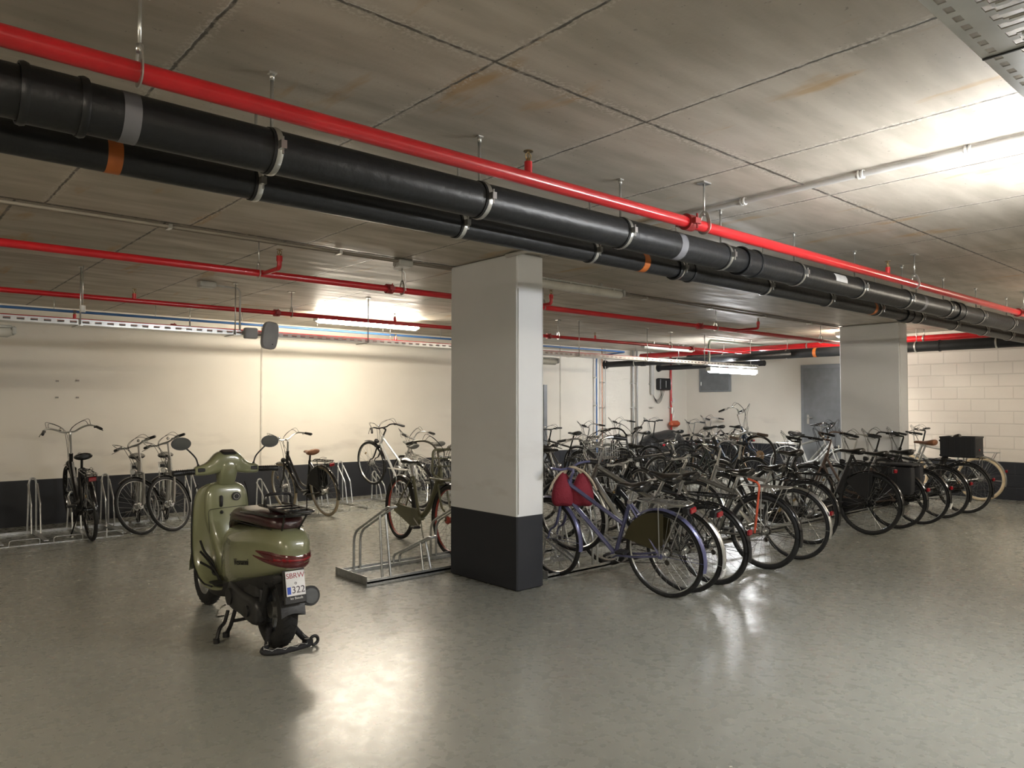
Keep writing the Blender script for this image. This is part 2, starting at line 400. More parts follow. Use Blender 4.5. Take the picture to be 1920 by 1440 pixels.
# boxes on the tray
t = thing('wireless_access_point', 'rounded grey wireless box tilted on the left cable tray', 'wireless box', (3.24, 7.52, 2.23), (0, rad(8), 0))
secs = []
for y, k in ((-.03,.92), (-.02,1.), (.02,1.), (.03,.94)):
    secs.append([Vector((cs*k, y, sn*k)) for cs, sn in [(math.copysign(abs(cos(a))**.55, cos(a))*.085, math.copysign(abs(sin(a))**.55, sin(a))*.145) for a in [2*pi*i/28 for i in range(28)]]])
MB().loft(secs).build('casing', mat('grey_plastic', (.30,.30,.31), .5), t)
MB().sphere((.03,-.032,-.09), .006).build('status_light', M_matt, t)
MB().box((0,.06,0), (.03,.07,.03)).build('bracket', M_zinc, t)
o = MB().bbox((0,0,0), (.13,.07,.11), .008).build('junction_box', mat('grey_plastic'), None, (3.05, 7.555, 2.245)); tag(o, 'square grey junction box on the cable tray left of the wireless box', 'junction box')

# ================================================================ PIPES
def clamp(parent, x, y, z, r, rod=True, lip=True, top=CEIL, yoff=0., ears=True, pn='hanger'):
    hgr = MB()
    hgr.cyl((x, y, z+r), (x, y+yoff, top), .0065, 8); hgr.cyl((x,y+yoff,top-.03), (x,y+yoff,top), .010, 8); hgr.box((x, y+yoff, top-.003), (.03,.025,.006))
    o = hgr.build(pn, M_zinc, parent)
    c = MB(); c.torus((x,y,z), r+.004, .004, 'x', 28, 6, ry=.013)
    if ears:
        c.box((x,y-r-.018,z), (.022,.026,.03)); c.cyl((x,y-r-.022,z-.035), (x,y-r-.022,z+.03), .004, 6)
        c.box((x,y+r+.014,z), (.022,.02,.03))
    c.build('clamp', M_zinc, o)
    if lip:
        MB().torus((x-.004,y,z), r+.002, .004, 'x', 28, 6, ry=.022).build('rubber_liner', M_matt, o)
    return o
def sprinkler(parent, x, y, z, r, side=0.):
    """upright head, optionally on a short side branch"""
    b = MB(); yy = y
    if side:
        b.tube(rounded([(x,y,z), (x,y+side,z), (x,y+side,z+.07)], .03), .017, 10); yy = y+side; b.cyl((x,yy,z+.05), (x,yy,z+.09), .022, 10); zz = z+.09
    else:
        b.cyl((x,y,z+r*.6), (x,y,z+r+.045), .018, 10); zz = z+r+.045
    o = b.build('sprinkler_branch', M_red, parent)
    h = MB(); h.cyl((x,yy,zz), (x,yy,zz+.015), .012, 8); h.tube([(x-.012,yy,zz+.01), (x-.016,yy,zz+.03), (x,yy,zz+.045)], .003, 5); h.tube([(x+.012,yy,zz+.01), (x+.016,yy,zz+.03), (x,yy,zz+.045)], .003, 5)
    h.cyl((x,yy,zz+.045), (x,yy,zz+.048), .022, 14); h.cyl((x,yy,zz+.012), (x,yy,zz+.04), .003, 6)
    h.build('sprinkler_head', mat('dull_brass', (.22,.16,.08), .35, .8), o)
def coupling(parent, x, y, z, r):
    b = MB(); b.cyl((x-.03,y,z), (x+.03,y,z), r+.014, 20); b.box((x,y-r-.02,z), (.05,.03,.03)); b.box((x,y+r+.02,z), (.05,.03,.03)); b.cyl((x,y-r-.026,z-.04), (x,y-r-.026,z+.04), .006, 6)
    b.build('coupling', mat('dark_red_fitting', (.30,.03,.03), .4), parent)
def red_pipe(label, x0, x1, y, z, r, hang, spr, coup):
    t = thing('sprinkler_pipe', label, 'pipe', (0,0,0))
    MB().cyl((x0,y,z), (x1,y,z), r, 24).build('pipe', M_red, t)
    for x in hang:
        hg = MB(); hg.cyl((x,y,z+r+.04), (x,y,CEIL), .0055, 8); hg.box((x,y,CEIL-.004), (.07,.05,.008)); hg.cyl((x,y,z+r+.03), (x,y,z+r+.055), .011, 8)
        o = hg.build('hanger', M_zinc, t)
        MB().tube([(x, y+sin(a)*(r+.003)*(1.0 if cos(a) < .3 else .95), z+(cos(a)*(r+.003) if cos(a) < .2 else cos(a)*(r+.05))) for a in [2*pi*i/24 for i in range(24)]], .0045, 6, closed=True, flat=2.6).build('loop', M_zinc, o)
    for q in spr: sprinkler(t, q[0], y, z, r, q[1] if len(q) > 1 else 0.)
    for x in coup: coupling(t, x, y, z, r)
    return t
red_pipe('thick red sprinkler pipe running diagonally above the black drain pipes', -1.5, 12.9, 2.4, 2.5, .031, (.62, 3.55, 6.55, 9.6, 12.4), ((2.21,), (6.02,), (10.9,)), (3.40, 9.40))
red_pipe('red sprinkler pipe with side branches crossing behind the near column', .62, 12.9, 5.48, 2.5, .027, (2.27, 3.55, 5.25, 8.35, 11.2), ((2.30,-.30), (5.12,-.25), (8.8,-.34)), (3.42, 7.98))
red_pipe('thin red sprinkler pipe above the slotted cable tray', -1.5, 12.9, 7.72, 2.5, .024, (.1, 3.57, 7.7, 10.4), ((1.98,), (8.5,), (4.9,)), (3.4, 7.5, 11.0))
red_pipe('thin red sprinkler pipe nearest the left wall above the tray', -1.5, 12.9, 9.9, 2.5, .020, (3.2, 6.2, 9.3), ((1.9,), (6.3,)), (3.0, 8.8))
# red main crossing at the far end (runs along Y)
t = thing('sprinkler_pipe', 'large red sprinkler main crossing below the far ceiling', 'pipe')
MB().cyl((13.19,-1,2.60), (13.19,10.6,2.60), .055, 24).build('pipe', M_red, t)
for y in (4.7, 6.7, 8.9):
    hg = MB(); hg.cyl((13.19,y,2.65), (13.19,y,CEIL), .006, 8); o = hg.build('hanger', M_zinc, t); MB().torus((13.19,y,2.60), .060, .005, 'y', 24, 6, ry=.014).build('loop', M_zinc, o)
# black drains along X
def drain(label, y, z, r, x0, x1, clamps, bands, sockets, mm=M_pipe, lipx=()):
    t = thing('drain_pipe', label, 'pipe')
    b = MB(); b.cyl((x0,y,z), (x1,y,z), r, 40).build('pipe', mm, t)
    for x in clamps: clamp(t, x, y, z, r)
    for x, w, m in bands: MB().cyl((x-w/2,y,z), (x+w/2,y,z), r+.0012, 40).build('marking_band', m, t)
    for x, w in sockets:
        b = MB(); b.cyl((x-w/2,y,z), (x+w/2,y,z), r+.007, 40)
        for s in (-1,1): b.torus((x+s*w/2,y,z), r+.008, .007, 'x', 40, 6, ry=.014)
        b.build('socket', M_pipe, t)
    return t
drain('thick black drain pipe with pale grey marking bands, the nearer one', 2.67, 2.45, .082, -1.5, 12.7, (-.85, .15+.0, 1.15, 2.15, 3.15, 4.13, 5.07, 6.05, 7.0, 8.0, 8.95, 10.0, 11.0, 12.0), ((.655,.052,M_greytape), (3.64,.062,M_greytape), (7.35,.06,M_greytape)), ((.44,.16), (4.42,.16), (8.3,.16)))
drain('black drain pipe with orange marking bands behind the thicker one', 2.99, 2.41, .062, -1.5, 12.7, (.22, 1.22, 2.27, 3.25, 4.1, 5.2, 6.2, 7.2, 8.2, 9.2, 10.2, 11.2), ((.685,.05,M_orange), (3.72,.055,M_orange), (7.1,.05,M_orange)), ((4.15,.16), (7.9,.14)))
# sticker on the drain
o = MB().tube([(5.55,2.67,2.45), (5.72,2.67,2.45)], .0838, 40)
MB_st = MB(); secs = [[Vector((x, 2.67-cos(a)*.0835, 2.45+sin(a)*.0835)) for a in [rad(-5+i*9) for i in range(6)]] for x in (5.55, 5.74)]
MB_st.loft(secs, False, True, False).build('sticker', M_white, bpy.data.objects.get('drain_pipe'))
# far cross drains along Y
def cross_drain(label, x, z, r, y0, y1, clamps, sockets, bands=(), flange=True):
    t = thing('drain_pipe', label, 'pipe'); MB().cyl((x,y0,z), (x,y1,z), r, 32).build('pipe', M_pipe, t)
    for y in clamps:
        hg = MB(); hg.cyl((x,y,z+r), (x,y,CEIL), .005, 8); o = hg.build('hanger', M_zinc, t); MB().torus((x,y,z), r+.005, .005, 'y', 28, 6, ry=.014).build('clamp', M_zinc, o)
    for y, w in sockets: MB().cyl((x,y-w/2,z), (x,y+w/2,z), r+.010, 32).build('socket', M_pipe, t)
    for y, w, m in bands: MB().cyl((x,y-w/2,z), (x,y+w/2,z), r+.002, 32).build('marking_band', m, t)
    if flange:
        b = MB(); b.cyl((x,y1-.09,z), (x,y1-.01,z), r+.004, 32, r+.035); b.build('wall_collar', M_pipe, t)
    return t
cross_drain('long black drain pipe crossing at the far end below the red main', 13.0, 2.455, .085, -1, 9.2, (3.6, 4.75, 7.0, 8.35), ((7.7,.3), (4.4,.02)), ((6.45,.06,M_orange),), False)
t = cross_drain('dark drain pipe leaving the back wall with a wide collar, the left one', 12.39, 2.395, .065, 7.6, YB, (9.0, 10.1), ((9.9,.1),))
MB().tube(rounded([(12.39,7.7,2.395), (12.39,7.4,2.395), (12.9,6.9,2.44)], .2, 6), .066, 20).build('bend', M_pipe, t)
cross_drain('dark drain pipe leaving the back wall with a wide collar, the right one', 14.28, 2.385, .06, 8.2, YB, (9.2,), ())
# blue water pipe along the wall then down
t = thing('water_pipe', 'thin blue water pipe along the left wall bending down behind the bikes', 'pipe')
MB().tube(rounded([(-1.5,9.95,2.60), (11.9,9.95,2.60), (12.02,10.88,2.57), (12.02,10.88,.1)], .12, 6), .016, 12).build('pipe', M_blue, t)
for x in [-.5+1.1*i for i in range(11)]: MB().cyl((x,9.95,2.60), (x,9.95,CEIL), .004, 6).build('hanger', M_zinc, t)
for z in (.9, 1.5, 2.1): MB().box((12.02,YB-.045,z), (.05,.09,.03)).build('clip', M_zinc, t)
def riser(label, x, r, m, z0=0., z1=CEIL, cat='pipe', name='riser_pipe', y=YB-.062):
    t = thing(name, label, cat, (x, y, 0)); MB().cyl((0,0,z0), (0,0,z1), r, 14).build('pipe', m, t)
    for z in (.85, 1.45, 2.0): MB().box((0,.03,z), (r*2+.03,.06,.025)).build('clip', M_zinc, t)
    return t
riser('thin copper riser beside the blue pipe on the back wall', 12.22, .009, mat('copper', (.45,.20,.12), .35, .8))
riser('thin pale riser right beside the copper one', 12.33, .009, M_conduit)
riser('grey steel riser on the back wall, left of a pair', 13.27, .022, mat('steel_riser', (.33,.33,.32), .4, .5))
riser('grey steel riser on the back wall, right of a pair', 13.42, .018, mat('steel_riser'))
riser('wide pale cable trunking rising to the black wall box', 13.97, .045, M_conduit, 1.75, CEIL)
t = riser('red sprinkler riser with gauge and valve on the back wall', 14.69, .024, M_red)
b = MB(); b.cyl((.07,-.03,1.62), (.07,.0,1.62), .045, 16); b.tube([(0,0,1.58), (.07,0,1.58)], .01); b.build('gauge', M_white, t)
b = MB(); b.cyl((0,-.03,1.3), (0,-.03,1.45), .03, 10); b.tube([(.0,-.04,1.4), (.06,-.06,1.34), (.02,-.05,1.2)], .006); b.tube([(-.02,-.04,1.5), (-.07,-.06,1.6)], .006); b.build('valve', M_zinc, t)
MB().bbox((.02,-.08,1.06), (.34,.12,.15), .05).build('valve_cover', mat('orange_red_cover', (.50,.10,.04), .5), t)
t = thing('charger_box', 'black electrical box with looping cables on the back wall', 'electrical box', (14.39, YB-.002, 1.86))
MB().bbox((0,-.07,.14), (.42,.14,.28), .02).build('casing', M_plast, t)
MB().box((.0,-.142,.14), (.012,.004,.16)).build('logo_strip', M_white, t)
for k in range(4): MB().tube(spline([(-.1+.05*k,-.06,0), (-.12,-.08,-.14-.04*k), (-.25,-.06,-.24-.02*k), (-.38,-.05,-.10), (-.40,-.04,.1)], 5), .005, 5).build('cable', M_matt, t)
# ceiling conduits
t = thing('conduit', 'pale grey conduit on the ceiling leading to the near column', 'conduit', (3.99, 0, CEIL-.022))
MB().cyl((0,-3,0), (0,4.6,0), .016, 12).build('tube', M_conduit, t)
for y in (-1.5,-.5,.5,1.21,1.72,2.42,3.3): 
    b = MB(); b.cyl((0,y-.014,0), (0,y-.004,0), .025, 12); b.cyl((0,y+.004,0), (0,y+.014,0), .025, 12); b.build('clip', mat('clip_white', (.66,.65,.62), .5), t)
t = thing('conduit', 'thin brown conduits along the ceiling beam joint behind the columns', 'conduit', (0, 5.385, CEIL-.018))
b = MB(); b.cyl((-1.5,0,0), (11.6,0,0), .011, 8); b.cyl((-1.5,.035,0), (11.6,.035,0), .009, 8); b.build('tube', mat('dusty_conduit', (.27,.24,.20), .6), t)
for x in [.3+1.3*i for i in range(9)]: MB().box((x,.02,.0), (.025,.08,.03)).build('clip', M_zinc, t)
t = thing('conduit', 'conduit dropping from a ceiling box to the tray beside the wireless box', 'conduit', (2.97, 7.64, 0))
MB().tube(rounded([(-.28,-.0,CEIL-.02), (-.28,0,CEIL-.03), (0,0,CEIL-.04), (0,0,2.26)], .06), .010, 8).build('tube', M_conduit, t)
MB().bbox((-.34,0,CEIL-.035), (.16,.11,.06), .01).build('ceiling_box', M_lampbody, t)
t = thing('conduit', 'green grey steel conduit dropping from the far ceiling to the tray end', 'conduit', (0,0,0))
MB().tube(rounded([(11.75,7.86,2.23), (11.75,7.86,2.70), (15.2,7.86,2.705)], .08), .022, 12).build('tube', mat('green_grey_steel', (.22,.25,.21), .35, .6), t)
MB().cyl((12.6,7.86,2.71), (12.6,7.86,CEIL), .006, 6).build('hanger', M_zinc, t)
t = thing('ceiling_detector', 'small white cone detector hanging from a rod above the left tray', 'detector', (1.5, 7.5, CEIL))
MB().cyl((0,0,0), (0,0,-.36), .005, 6).build('rod', M_zinc, t); MB().cyl((0,0,-.42), (0,0,-.36), .024, 12).build('head', M_white, t)
t = thing('ceiling_box', 'small white box on the ceiling joint left of the near column', 'junction box', (3.52, 5.42, CEIL))
MB().bbox((0,0,-.03), (.14,.12,.06), .01).build('casing', M_lampbody, t); MB().tube(rounded([(-.07,0,-.04),(-.1,0,-.09),(.02,0,-.09),(.03,0,-.26)], .03), .004, 6).build('cable', M_zinc, t)
# wall plugs left on back wall
for i, (x, z) in enumerate(((1.92,1.81), (2.15,1.82), (1.92,1.60), (2.15,1.60))):
    o = MB().box((0,0,0), (.035,.008,.02)).build('wall_plug', mat('plug_grey', (.30,.28,.25), .6), None, (x, YB-.004, z)); tag(o, ('upper left','upper right','lower left','lower right')[i]+' screw plug of four left on the bare wall above the far bicycle', 'wall plug', 'screw plugs left on the wall')
# ================================================================ BICYCLES
def wheel_mesh(parent, name, c, R, tf, tire_m, rim_m, tr=.020, steer=False, hubr=.018, ns=28, disc=False):
    T = tf
    cx, cz = c; C = Vector((cx, 0, cz))
    b = MB(T); b.torus(C, R-tr*1.75, .009, 'y', 44, 6, ry=.012)
    b.cyl(C+Vector((0,-.05,0)), C+Vector((0,.05,0)), hubr, 12); b.cyl(C+Vector((0,-.034,0)), C+Vector((0,-.028,0)), hubr+.012, 14); b.cyl(C+Vector((0,.028,0)), C+Vector((0,.034,0)), hubr+.012, 14)
    b.k = 1
    for i in range(ns):
        s = 1 if i % 2 else -1; a = 2*pi*i/ns; h = a+(rad(55) if (i//2) % 2 else -rad(55))
        p = C+Vector((cos(h)*(hubr+.008), s*.031, sin(h)*(hubr+.008))); q = C+Vector((cos(a)*(R-tr*1.9), 0, sin(a)*(R-tr*1.9)))
        b.tube([p, q], .0013, 3, cap=False)
    b.k = 2
    if disc: b.cyl(C+Vector((0,.038,0)), C+Vector((0,.041,0)), .085, 24)
    elif R > .342 and tr < .021: b.box(C+Vector((.15,0,.12)), (.04,.010,.022), Matrix.Rotation(rad(45),3,'Y'))
    w = b.build(name, [rim_m, M_spoke, mat('brake_disc_bronze', (.42,.28,.16), .3, .7) if disc else mat('spoke_reflector', (.30,.20,.08), .3)], parent)
    t = MB(T); t.torus(C, R-tr, tr, 'y', 48, 10, ry=tr); t.build('tyre', tire_m, w)
    return w
def fender(parent, name, c, R, a0, a1, m, tf, w=.024, tail=None, stays=True):
    cx, cz = c; secs = []
    n = 18
    for i in range(n+1):
        a = rad(a0+(a1-a0)*i/n); q = []
        for k in range(7):
            t = -1+2*k/6; rr = R+.014-.014*t*t; q.append(Vector((cx+cos(a)*rr, t*w, cz+sin(a)*rr)))
        for k in range(6,-1,-1):
            t = -1+2*k/6; rr = R+.0125-.014*t*t; q.append(Vector((cx+cos(a)*rr, t*w*.96, cz+sin(a)*rr)))
        secs.append(q)
    b = MB(tf); b.loft(secs)
    if stays:
        aa = rad(a1-12); 
        for s in (-1,1): b.tube([(cx,s*.052,cz), (cx+cos(aa)*(R+.004), s*w, cz+sin(aa)*(R+.004))], .0022, 5)
    o = b.build(name, m, parent)
    if tail:
        a = rad(a1-3); q = []
        b = MB(tf)
        for k in range(5): pass
        b.box((cx+cos(a)*(R+.01), 0, cz+sin(a)*(R+.01)), (.012,.05,.07), Matrix.Rotation(-(a-pi),3,'Y')).build('mud_flap', tail, o)
    return o
def frame_colour(n):
    tab = dict(black=((.006,.006,.007),.25,0,.6), dark=((.016,.018,.020),.3,.2,.4), silver=((.42,.42,.40),.3,.8,0), grey=((.20,.195,.175),.32,.7,.2), purple=((.115,.12,.235),.28,.4,.5),
        olive=((.12,.115,.065),.45,.1,0), white=((.55,.56,.56),.3,.2,.3), brown=((.10,.065,.05),.4,.2,.2), green=((.02,.035,.03),.3,0,.5), blue=((.03,.06,.12),.3,.2,.5))
    c, r, mt, ct = tab[n]; return mat('bicycle_paint_'+n, c, r, mt, coat=ct)
BIKES = 0
def bike(label, x, y, head, kind='step', col='black', R=.345, wb=1.10, lean=0., pitch=0., dz=0., steer=0., tire=None, rim=None, fend='col', rack=True, sad='black', sadz=.94, bar='city', barz=1.08,
         barcol=None, guard=False, coat=None, coat_rng=(18,108), light=True, tail='box', basket=None, crate=False, rack_col=None, susp=False, disc=False, tr=.020, kick=True, sadtilt=0., grip=None, fork_col=None, tailflap=None, case='case', group='parked bicycles'):
    """local frame: origin under rear hub, +x forward"""
    t = thing('bicycle', label, 'bicycle', (x, y, dz), (0,0,0), group)
    t.rotation_mode = 'XYZ'
    t.rotation_euler = (Matrix.Rotation(rad(head),3,'Z') @ Matrix.Rotation(rad(-pitch),3,'Y') @ Matrix.Rotation(rad(lean),3,'X')).to_euler('XYZ')
    P = frame_colour(col); rim = rim or M_alu; tire = tire or M_tire
    FC = {'col': P, 'silver': M_alu, 'black': M_black, 'white': mat('mudguard_white', (.62,.62,.60), .35)}.get(fend)
    barm = barcol or M_alu; gripm = grip or M_plast; forkm = fork_col or P
    hx = wb; rh = Vector((0,0,R)); fh = Vector((wb,0,R))
    hb = Vector((wb-.20,0,.715)); ht = Vector((wb-.262,0,.875)); st = Vector((wb-.262-.045,0,barz-.05))
    ax = (ht-hb).normalized(); SR = Matrix.Rotation(rad(steer),3,ax)
    tf = (lambda p: hb+SR@(Vector(p)-hb)) if steer else None
    bb = Vector((.46,0,.285)); stt = Vector((.275,0,.74)); tr_d = (stt-bb).normalized()
    # ---- frame
    b = MB(); tb = .017
    if kind == 'diamond': b.tube([ht-ax*.04, stt], tb); b.tube([hb+ax*.02, bb], tb*1.15); stt2 = stt
    elif kind == 'step':
        b.tube([hb+ax*.02, bb], tb*1.1); up = hb+ax*.09
        b.tube(spline([up, (wb-.42,0,.58), (wb-.56,0,.45), bb+tr_d*.14], 6), tb)
    elif kind == 'mixte': b.tube([hb+ax*.02, bb], tb*1.1); b.tube([ht-ax*.04, bb+tr_d*.28], tb)
    elif kind == 'mtb':
        b.tube([ht-ax*.03, stt-tr_d*.06], .021); b.tube([hb+ax*.02, bb], .026)
    elif kind == 'ebike':
        b.tube(spline([hb+ax*.05, (wb-.36,0,.50), (wb-.50,0,.34), bb], 6), [.03]*7+[.034]*6+[.038]*6)
    elif kind == 'single':
        b.tube(spline([hb+ax*.10, (wb-.40,0,.50), (wb-.56,0,.34), bb+Vector((-.02,0,.02))], 6), .030)
        b.bbox((bb+rh)/2+Vector((.02,-.05,.03)), (.44,.03,.09), .012, Matrix.Rotation(rad(8),3,'Y'))
    elif kind == 'dutch':
        b.tube(spline([ht-ax*.05, (wb-.37,0,.60), (wb-.50,0,.42), bb+tr_d*.10], 6), tb); b.tube(spline([hb+ax*.02, (wb-.31,0,.50), (wb-.44,0,.34), bb], 6), tb)
    b.tube([bb, stt], tb); b.tube([hb-ax*.01, ht], .022, 10); b.cyl(bb+Vector((0,-.045,0)), bb+Vector((0,.045,0)), .025, 12)
    for s in (-1,1):
        b.tube([bb+Vector((-.02,s*.03,0)), (.25,s*.045,.30), rh+Vector((0,s*.062,0))], .010, 6); b.tube([stt+Vector((0,s*.012,-.02)), rh+Vector((0,s*.062,0))], .0085, 6)
        b.box(rh+Vector((0,s*.062,0)), (.035,.005,.04))
    b.tube([rh+Vector((0,-.075,0)), rh+Vector((0,.075,0))], .006, 6)
    fr = b.build('frame', P, t)
    if kind == 'ebike' or basket == 'battery': 
        MB().bbox((bb+stt)/2+Vector((-.075,0,.10)), (.07,.08,.36), .015, Matrix.Rotation(rad(-22),3,'Y')).build('battery', M_plast, t)
        MB().cyl(bb+Vector((.03,-.06,-.01)), bb+Vector((.03,.06,-.01)), .08, 18).build('motor', M_plast, t)
    # ---- fork
    b = MB(tf); fr_r = .017 if susp else .012
    b.tube([hb-ax*.02, hb-ax*.035], .024, 10)
    for s in (-1,1):
        crown = hb-ax*.03+Vector((0,s*.048,0))
        b.tube([hb-ax*.03, crown], .013, 6)
        if susp: b.tube([crown, crown-ax*.17], .013); b.tube([crown-ax*.14, fh+Vector((-.02,s*.05,0))], .019)
        else: b.tube(spline([crown, crown-ax*.22, fh+Vector((-.035,s*.05,.08)), fh+Vector((0,s*.05,0))], 4), [.012]*5+[.010]*4+[.008]*4)
    b.tube([fh+Vector((0,-.068,0)), fh+Vector((0,.068,0))], .006, 6)
    b.build('fork', forkm, t)
    wheel_mesh(t, 'rear_wheel', (0,R), R, None, tire, rim, tr, hubr=.03 if case == 'case' else .02)
    wheel_mesh(t, 'front_wheel', (wb,R), R, tf, tire, rim, tr, disc=disc, hubr=.03 if light and not disc else .016)
    if FC:
        fender(t, 'rear_mudguard', (0,R), R+.008, 42, 196, FC, None, tail=tailflap); fender(t, 'front_mudguard', (wb,R), R+.008, 62, 192, FC, tf)
    # ---- seat
    sz = sadz; cl = bb+tr_d*((sz-.05-bb.z)/tr_d.z)
    b = MB(); b.tube([stt-tr_d*.03, cl], .0135, 10); b.tube([stt-tr_d*.02, stt+tr_d*.015], .019, 10); b.build('seatpost', M_alu if col != 'black' else M_black, t)
    secs = []
    for xx, hw, zt, zb in ((-.150,.050,.020,-.035),(-.140,.090,.030,-.055),(-.09,.104,.026,-.062),(-.04,.085,.010,-.050),(.02,.045,.0,-.040),(.08,.028,.006,-.034),(.120,.022,.004,-.032),(.142,.010,-.008,-.026)):
        q = []
        for k in range(12):
            a = 2*pi*k/12; q.append(Vector((xx, cos(a)*hw, (zt+zb)/2+sin(a)*(zt-zb)/2)))
        secs.append(q)
    RT = Matrix.Rotation(rad(-sadtilt),3,'Y')
    so = cl+Vector((.015,0,.045))
    b = MB(lambda p: so+RT@Vector(p)); b.loft(secs); sd = b.build('saddle', {'black':M_saddle,'brown':M_brown,'grey':mat('grey_saddle',(.13,.13,.12),.45)}[sad], t, subsurf=1)
    b = MB(lambda p: so+RT@Vector(p))
    for s in (-1,1): b.tube(spline([(-.11,s*.035,-.03), (-.04,s*.02,-.052), (.03,s*.02,-.05), (.10,s*.008,-.015)], 4), .0035, 5)
    for s in (-1,1): b.tube([(-.10+.01*math.cos(k), s*.04+.010*math.cos(k*1.3), -.05+.003*k) for k in range(8)], .004, 5)
    b.build('saddle_rail', M_zinc, sd)
    # ---- handlebar
    b = MB(tf); b.tube([ht, st], .0125, 8); fwd = Vector((.07 if bar != 'flat' else .08, 0, .02)); c = st+fwd
    b.tube([st-ax*.01, st+Vector((.0,0,.012)), c], .014, 8); b.build('stem', barm, t)
    if bar == 'city': half = [(0,0,0),(.005,.06,.0),(.025,.13,.035),(.01,.21,.06),(-.07,.265,.05),(-.16,.285,.035),(-.22,.30,.025)]
    elif bar == 'high': half = [(0,0,0),(.0,.05,.01),(.02,.12,.07),(.0,.20,.10),(-.09,.26,.09),(-.19,.27,.07),(-.24,.275,.06)]
    elif bar == 'flat': half = [(0,0,0),(.0,.1,.0),(.0,.15,.012),(-.01,.22,.02),(-.03,.28,.022),(-.035,.31,.022)]
    else: half = [(0,0,0),(.01,.08,.0),(.02,.15,.02),(-.02,.22,.03),(-.08,.27,.02),(-.14,.31,.01)]
    L = spline(half, 5); pts = [c+Vector((p.x,-p.y,p.z)) for p in L[::-1]]+[c+p for p in L[1:]]
    b = MB(tf); b.tube(pts, .011, 8); hbar = b.build('handlebar', barm, t)
    for s in (-1,1):
        e1 = c+Vector((half[-1][0], s*half[-1][1], half[-1][2])); e0 = c+Vector((half[-2][0], s*half[-2][1], half[-2][2])); d = (e1-e0).normalized(); g0 = e1-d*.12
        b = MB(tf); b.tube([g0, g0+d*.02, e1-d*.01, e1+d*.004], [.017,.0165,.017,.014], 10); b.build('grip', gripm, hbar)
        side = Vector((.02,s*.02,-.02)) if bar != 'flat' else Vector((.05,0,-.02))
        k0 = g0-d*.03
        b = MB(tf); b.box(k0+Vector((.008,0,-.008)), (.03,.03,.025)); b.tube(spline([k0+Vector((.01,0,-.01)), k0+side+d*.02, k0+side*1.7+d*.12], 4), .0045, 5); b.build('brake_lever', M_alu if barm is M_alu or barm is M_chrome else M_black, hbar)
    b = MB(tf)
    for s in (-1,1):
        k0 = c+Vector((half[3][0], s*half[3][1], half[3][2]))
        b.tube(spline([k0, k0+Vector((.09,-s*.03,.05)), c+Vector((.12,s*.05,.03)), c+Vector((.10,s*.02,-.10)), hb+Vector((.05,s*.015,.02))], 5), .0028, 5)
        b.tube(spline([k0+Vector((-.02,s*.02,0)), k0+Vector((.07,0,.07)), c+Vector((.10,s*.02,-.0)), ht+Vector((.03,s*.02,-.04))], 5), .0025, 5)
    b.build('brake_cable', M_matt, t)
    MB(tf).sphere(c+Vector((-.005,.09,.04)), .018, 10, 6).build('bell', M_chrome, hbar)
    if light:
        q = hb+Vector((.085,0,.02)); b = MB(tf); b.tube([q+Vector((-.03,0,0)), q+Vector((.0,0,0)), q+Vector((.03,0,0))], [.018,.033,.035], 14); lo = b.build('headlight', M_plast if col != 'silver' else M_chrome, t)
        b = MB(tf); b.cyl(q+Vector((.029,0,0)), q+Vector((.034,0,0)), .029, 14); b.build('lens', mat('clear_lens', (.75,.75,.72), .1), lo)
    # ---- drivetrain
    b = MB(); b.torus(bb+Vector((0,-.052,0)), .085, .004, 'y', 28, 4); 
    for k in range(5): b.tube([bb+Vector((0,-.052,0)), bb+Vector((cos(k*1.2566)*.084,-.052,sin(k*1.2566)*.084))], .006, 4)
    ca = rad(-25)
    for s, a in ((-1,ca), (1,ca+pi)):
        b.tube([bb+Vector((0,s*.06,0)), bb+Vector((cos(a)*.165, s*.072, sin(a)*.165))], .009, 6)
    b.cyl(bb+Vector((0,-.066,0)), bb+Vector((0,.066,0)), .012, 8); ck = b.build('crankset', M_alu, t)
    for s, a in ((-1,ca), (1,ca+pi)):
        e = bb+Vector((cos(a)*.165, s*.12, sin(a)*.165)); MB().bbox(e, (.09,.085,.024), .006).build('pedal', M_plast, ck)
    if case == 'case':
        q = []
        for yy in (-.066,-.036):
            sec = []
            for a in range(90, 271, 15): sec.append(Vector((cos(rad(a))*.045, yy, R+sin(rad(a))*.045)))
            for a in range(-90, 91, 15): sec.append(Vector((bb.x+cos(rad(a))*.105, yy, bb.z+sin(rad(a))*.105)))
            q.append(sec)
        MB().loft(q, True, False).build('chain_case', M_matt if col != 'olive' else P, t)
    else:
        b = MB(); b.tube([bb+Vector((0,-.052,.085)), (0,-.05,R+.03)], .004, 5); b.tube([bb+Vector((0,-.052,-.085)), (.02,-.05,R-.09), (0,-.05,R-.03)], .004, 5); b.cyl((0,-.045,R), (0,-.058,R), .045, 16); b.cyl((.01,-.046,R-.085), (.01,-.056,R-.085), .022, 10)
        b.build('chain', mat('dark_chain_steel', (.10,.09,.08), .4, .8), t)
    if coat:
        for s in (-1,1):
            secs = []
            for yy in (0, .003):
                sec = [Vector((cos(rad(a))*(R-.01), s*(.05+yy), R+sin(rad(a))*(R-.01))) for a in range(40, 122, 8)]+[Vector((cos(rad(a))*.08, s*(.05+yy), R+sin(rad(a))*.08)) for a in (120,80,40)]
                # sector in front of the axle
                sec = [Vector((cos(rad(a))*(R-.005), s*(.05+yy), R+sin(rad(a))*(R-.005))) for a in range(*coat_rng, 9)]+[Vector((-.03, s*(.05+yy), R+.09)), Vector((.05, s*(.05+yy), R+.04))]
                secs.append(sec)
            MB().loft(secs, True, False).build('coat_guard', coat, t)
    # ---- rack
    rm = rack_col or (M_alu if col in ('silver','white','purple') else M_black); zr = 2*R+.075
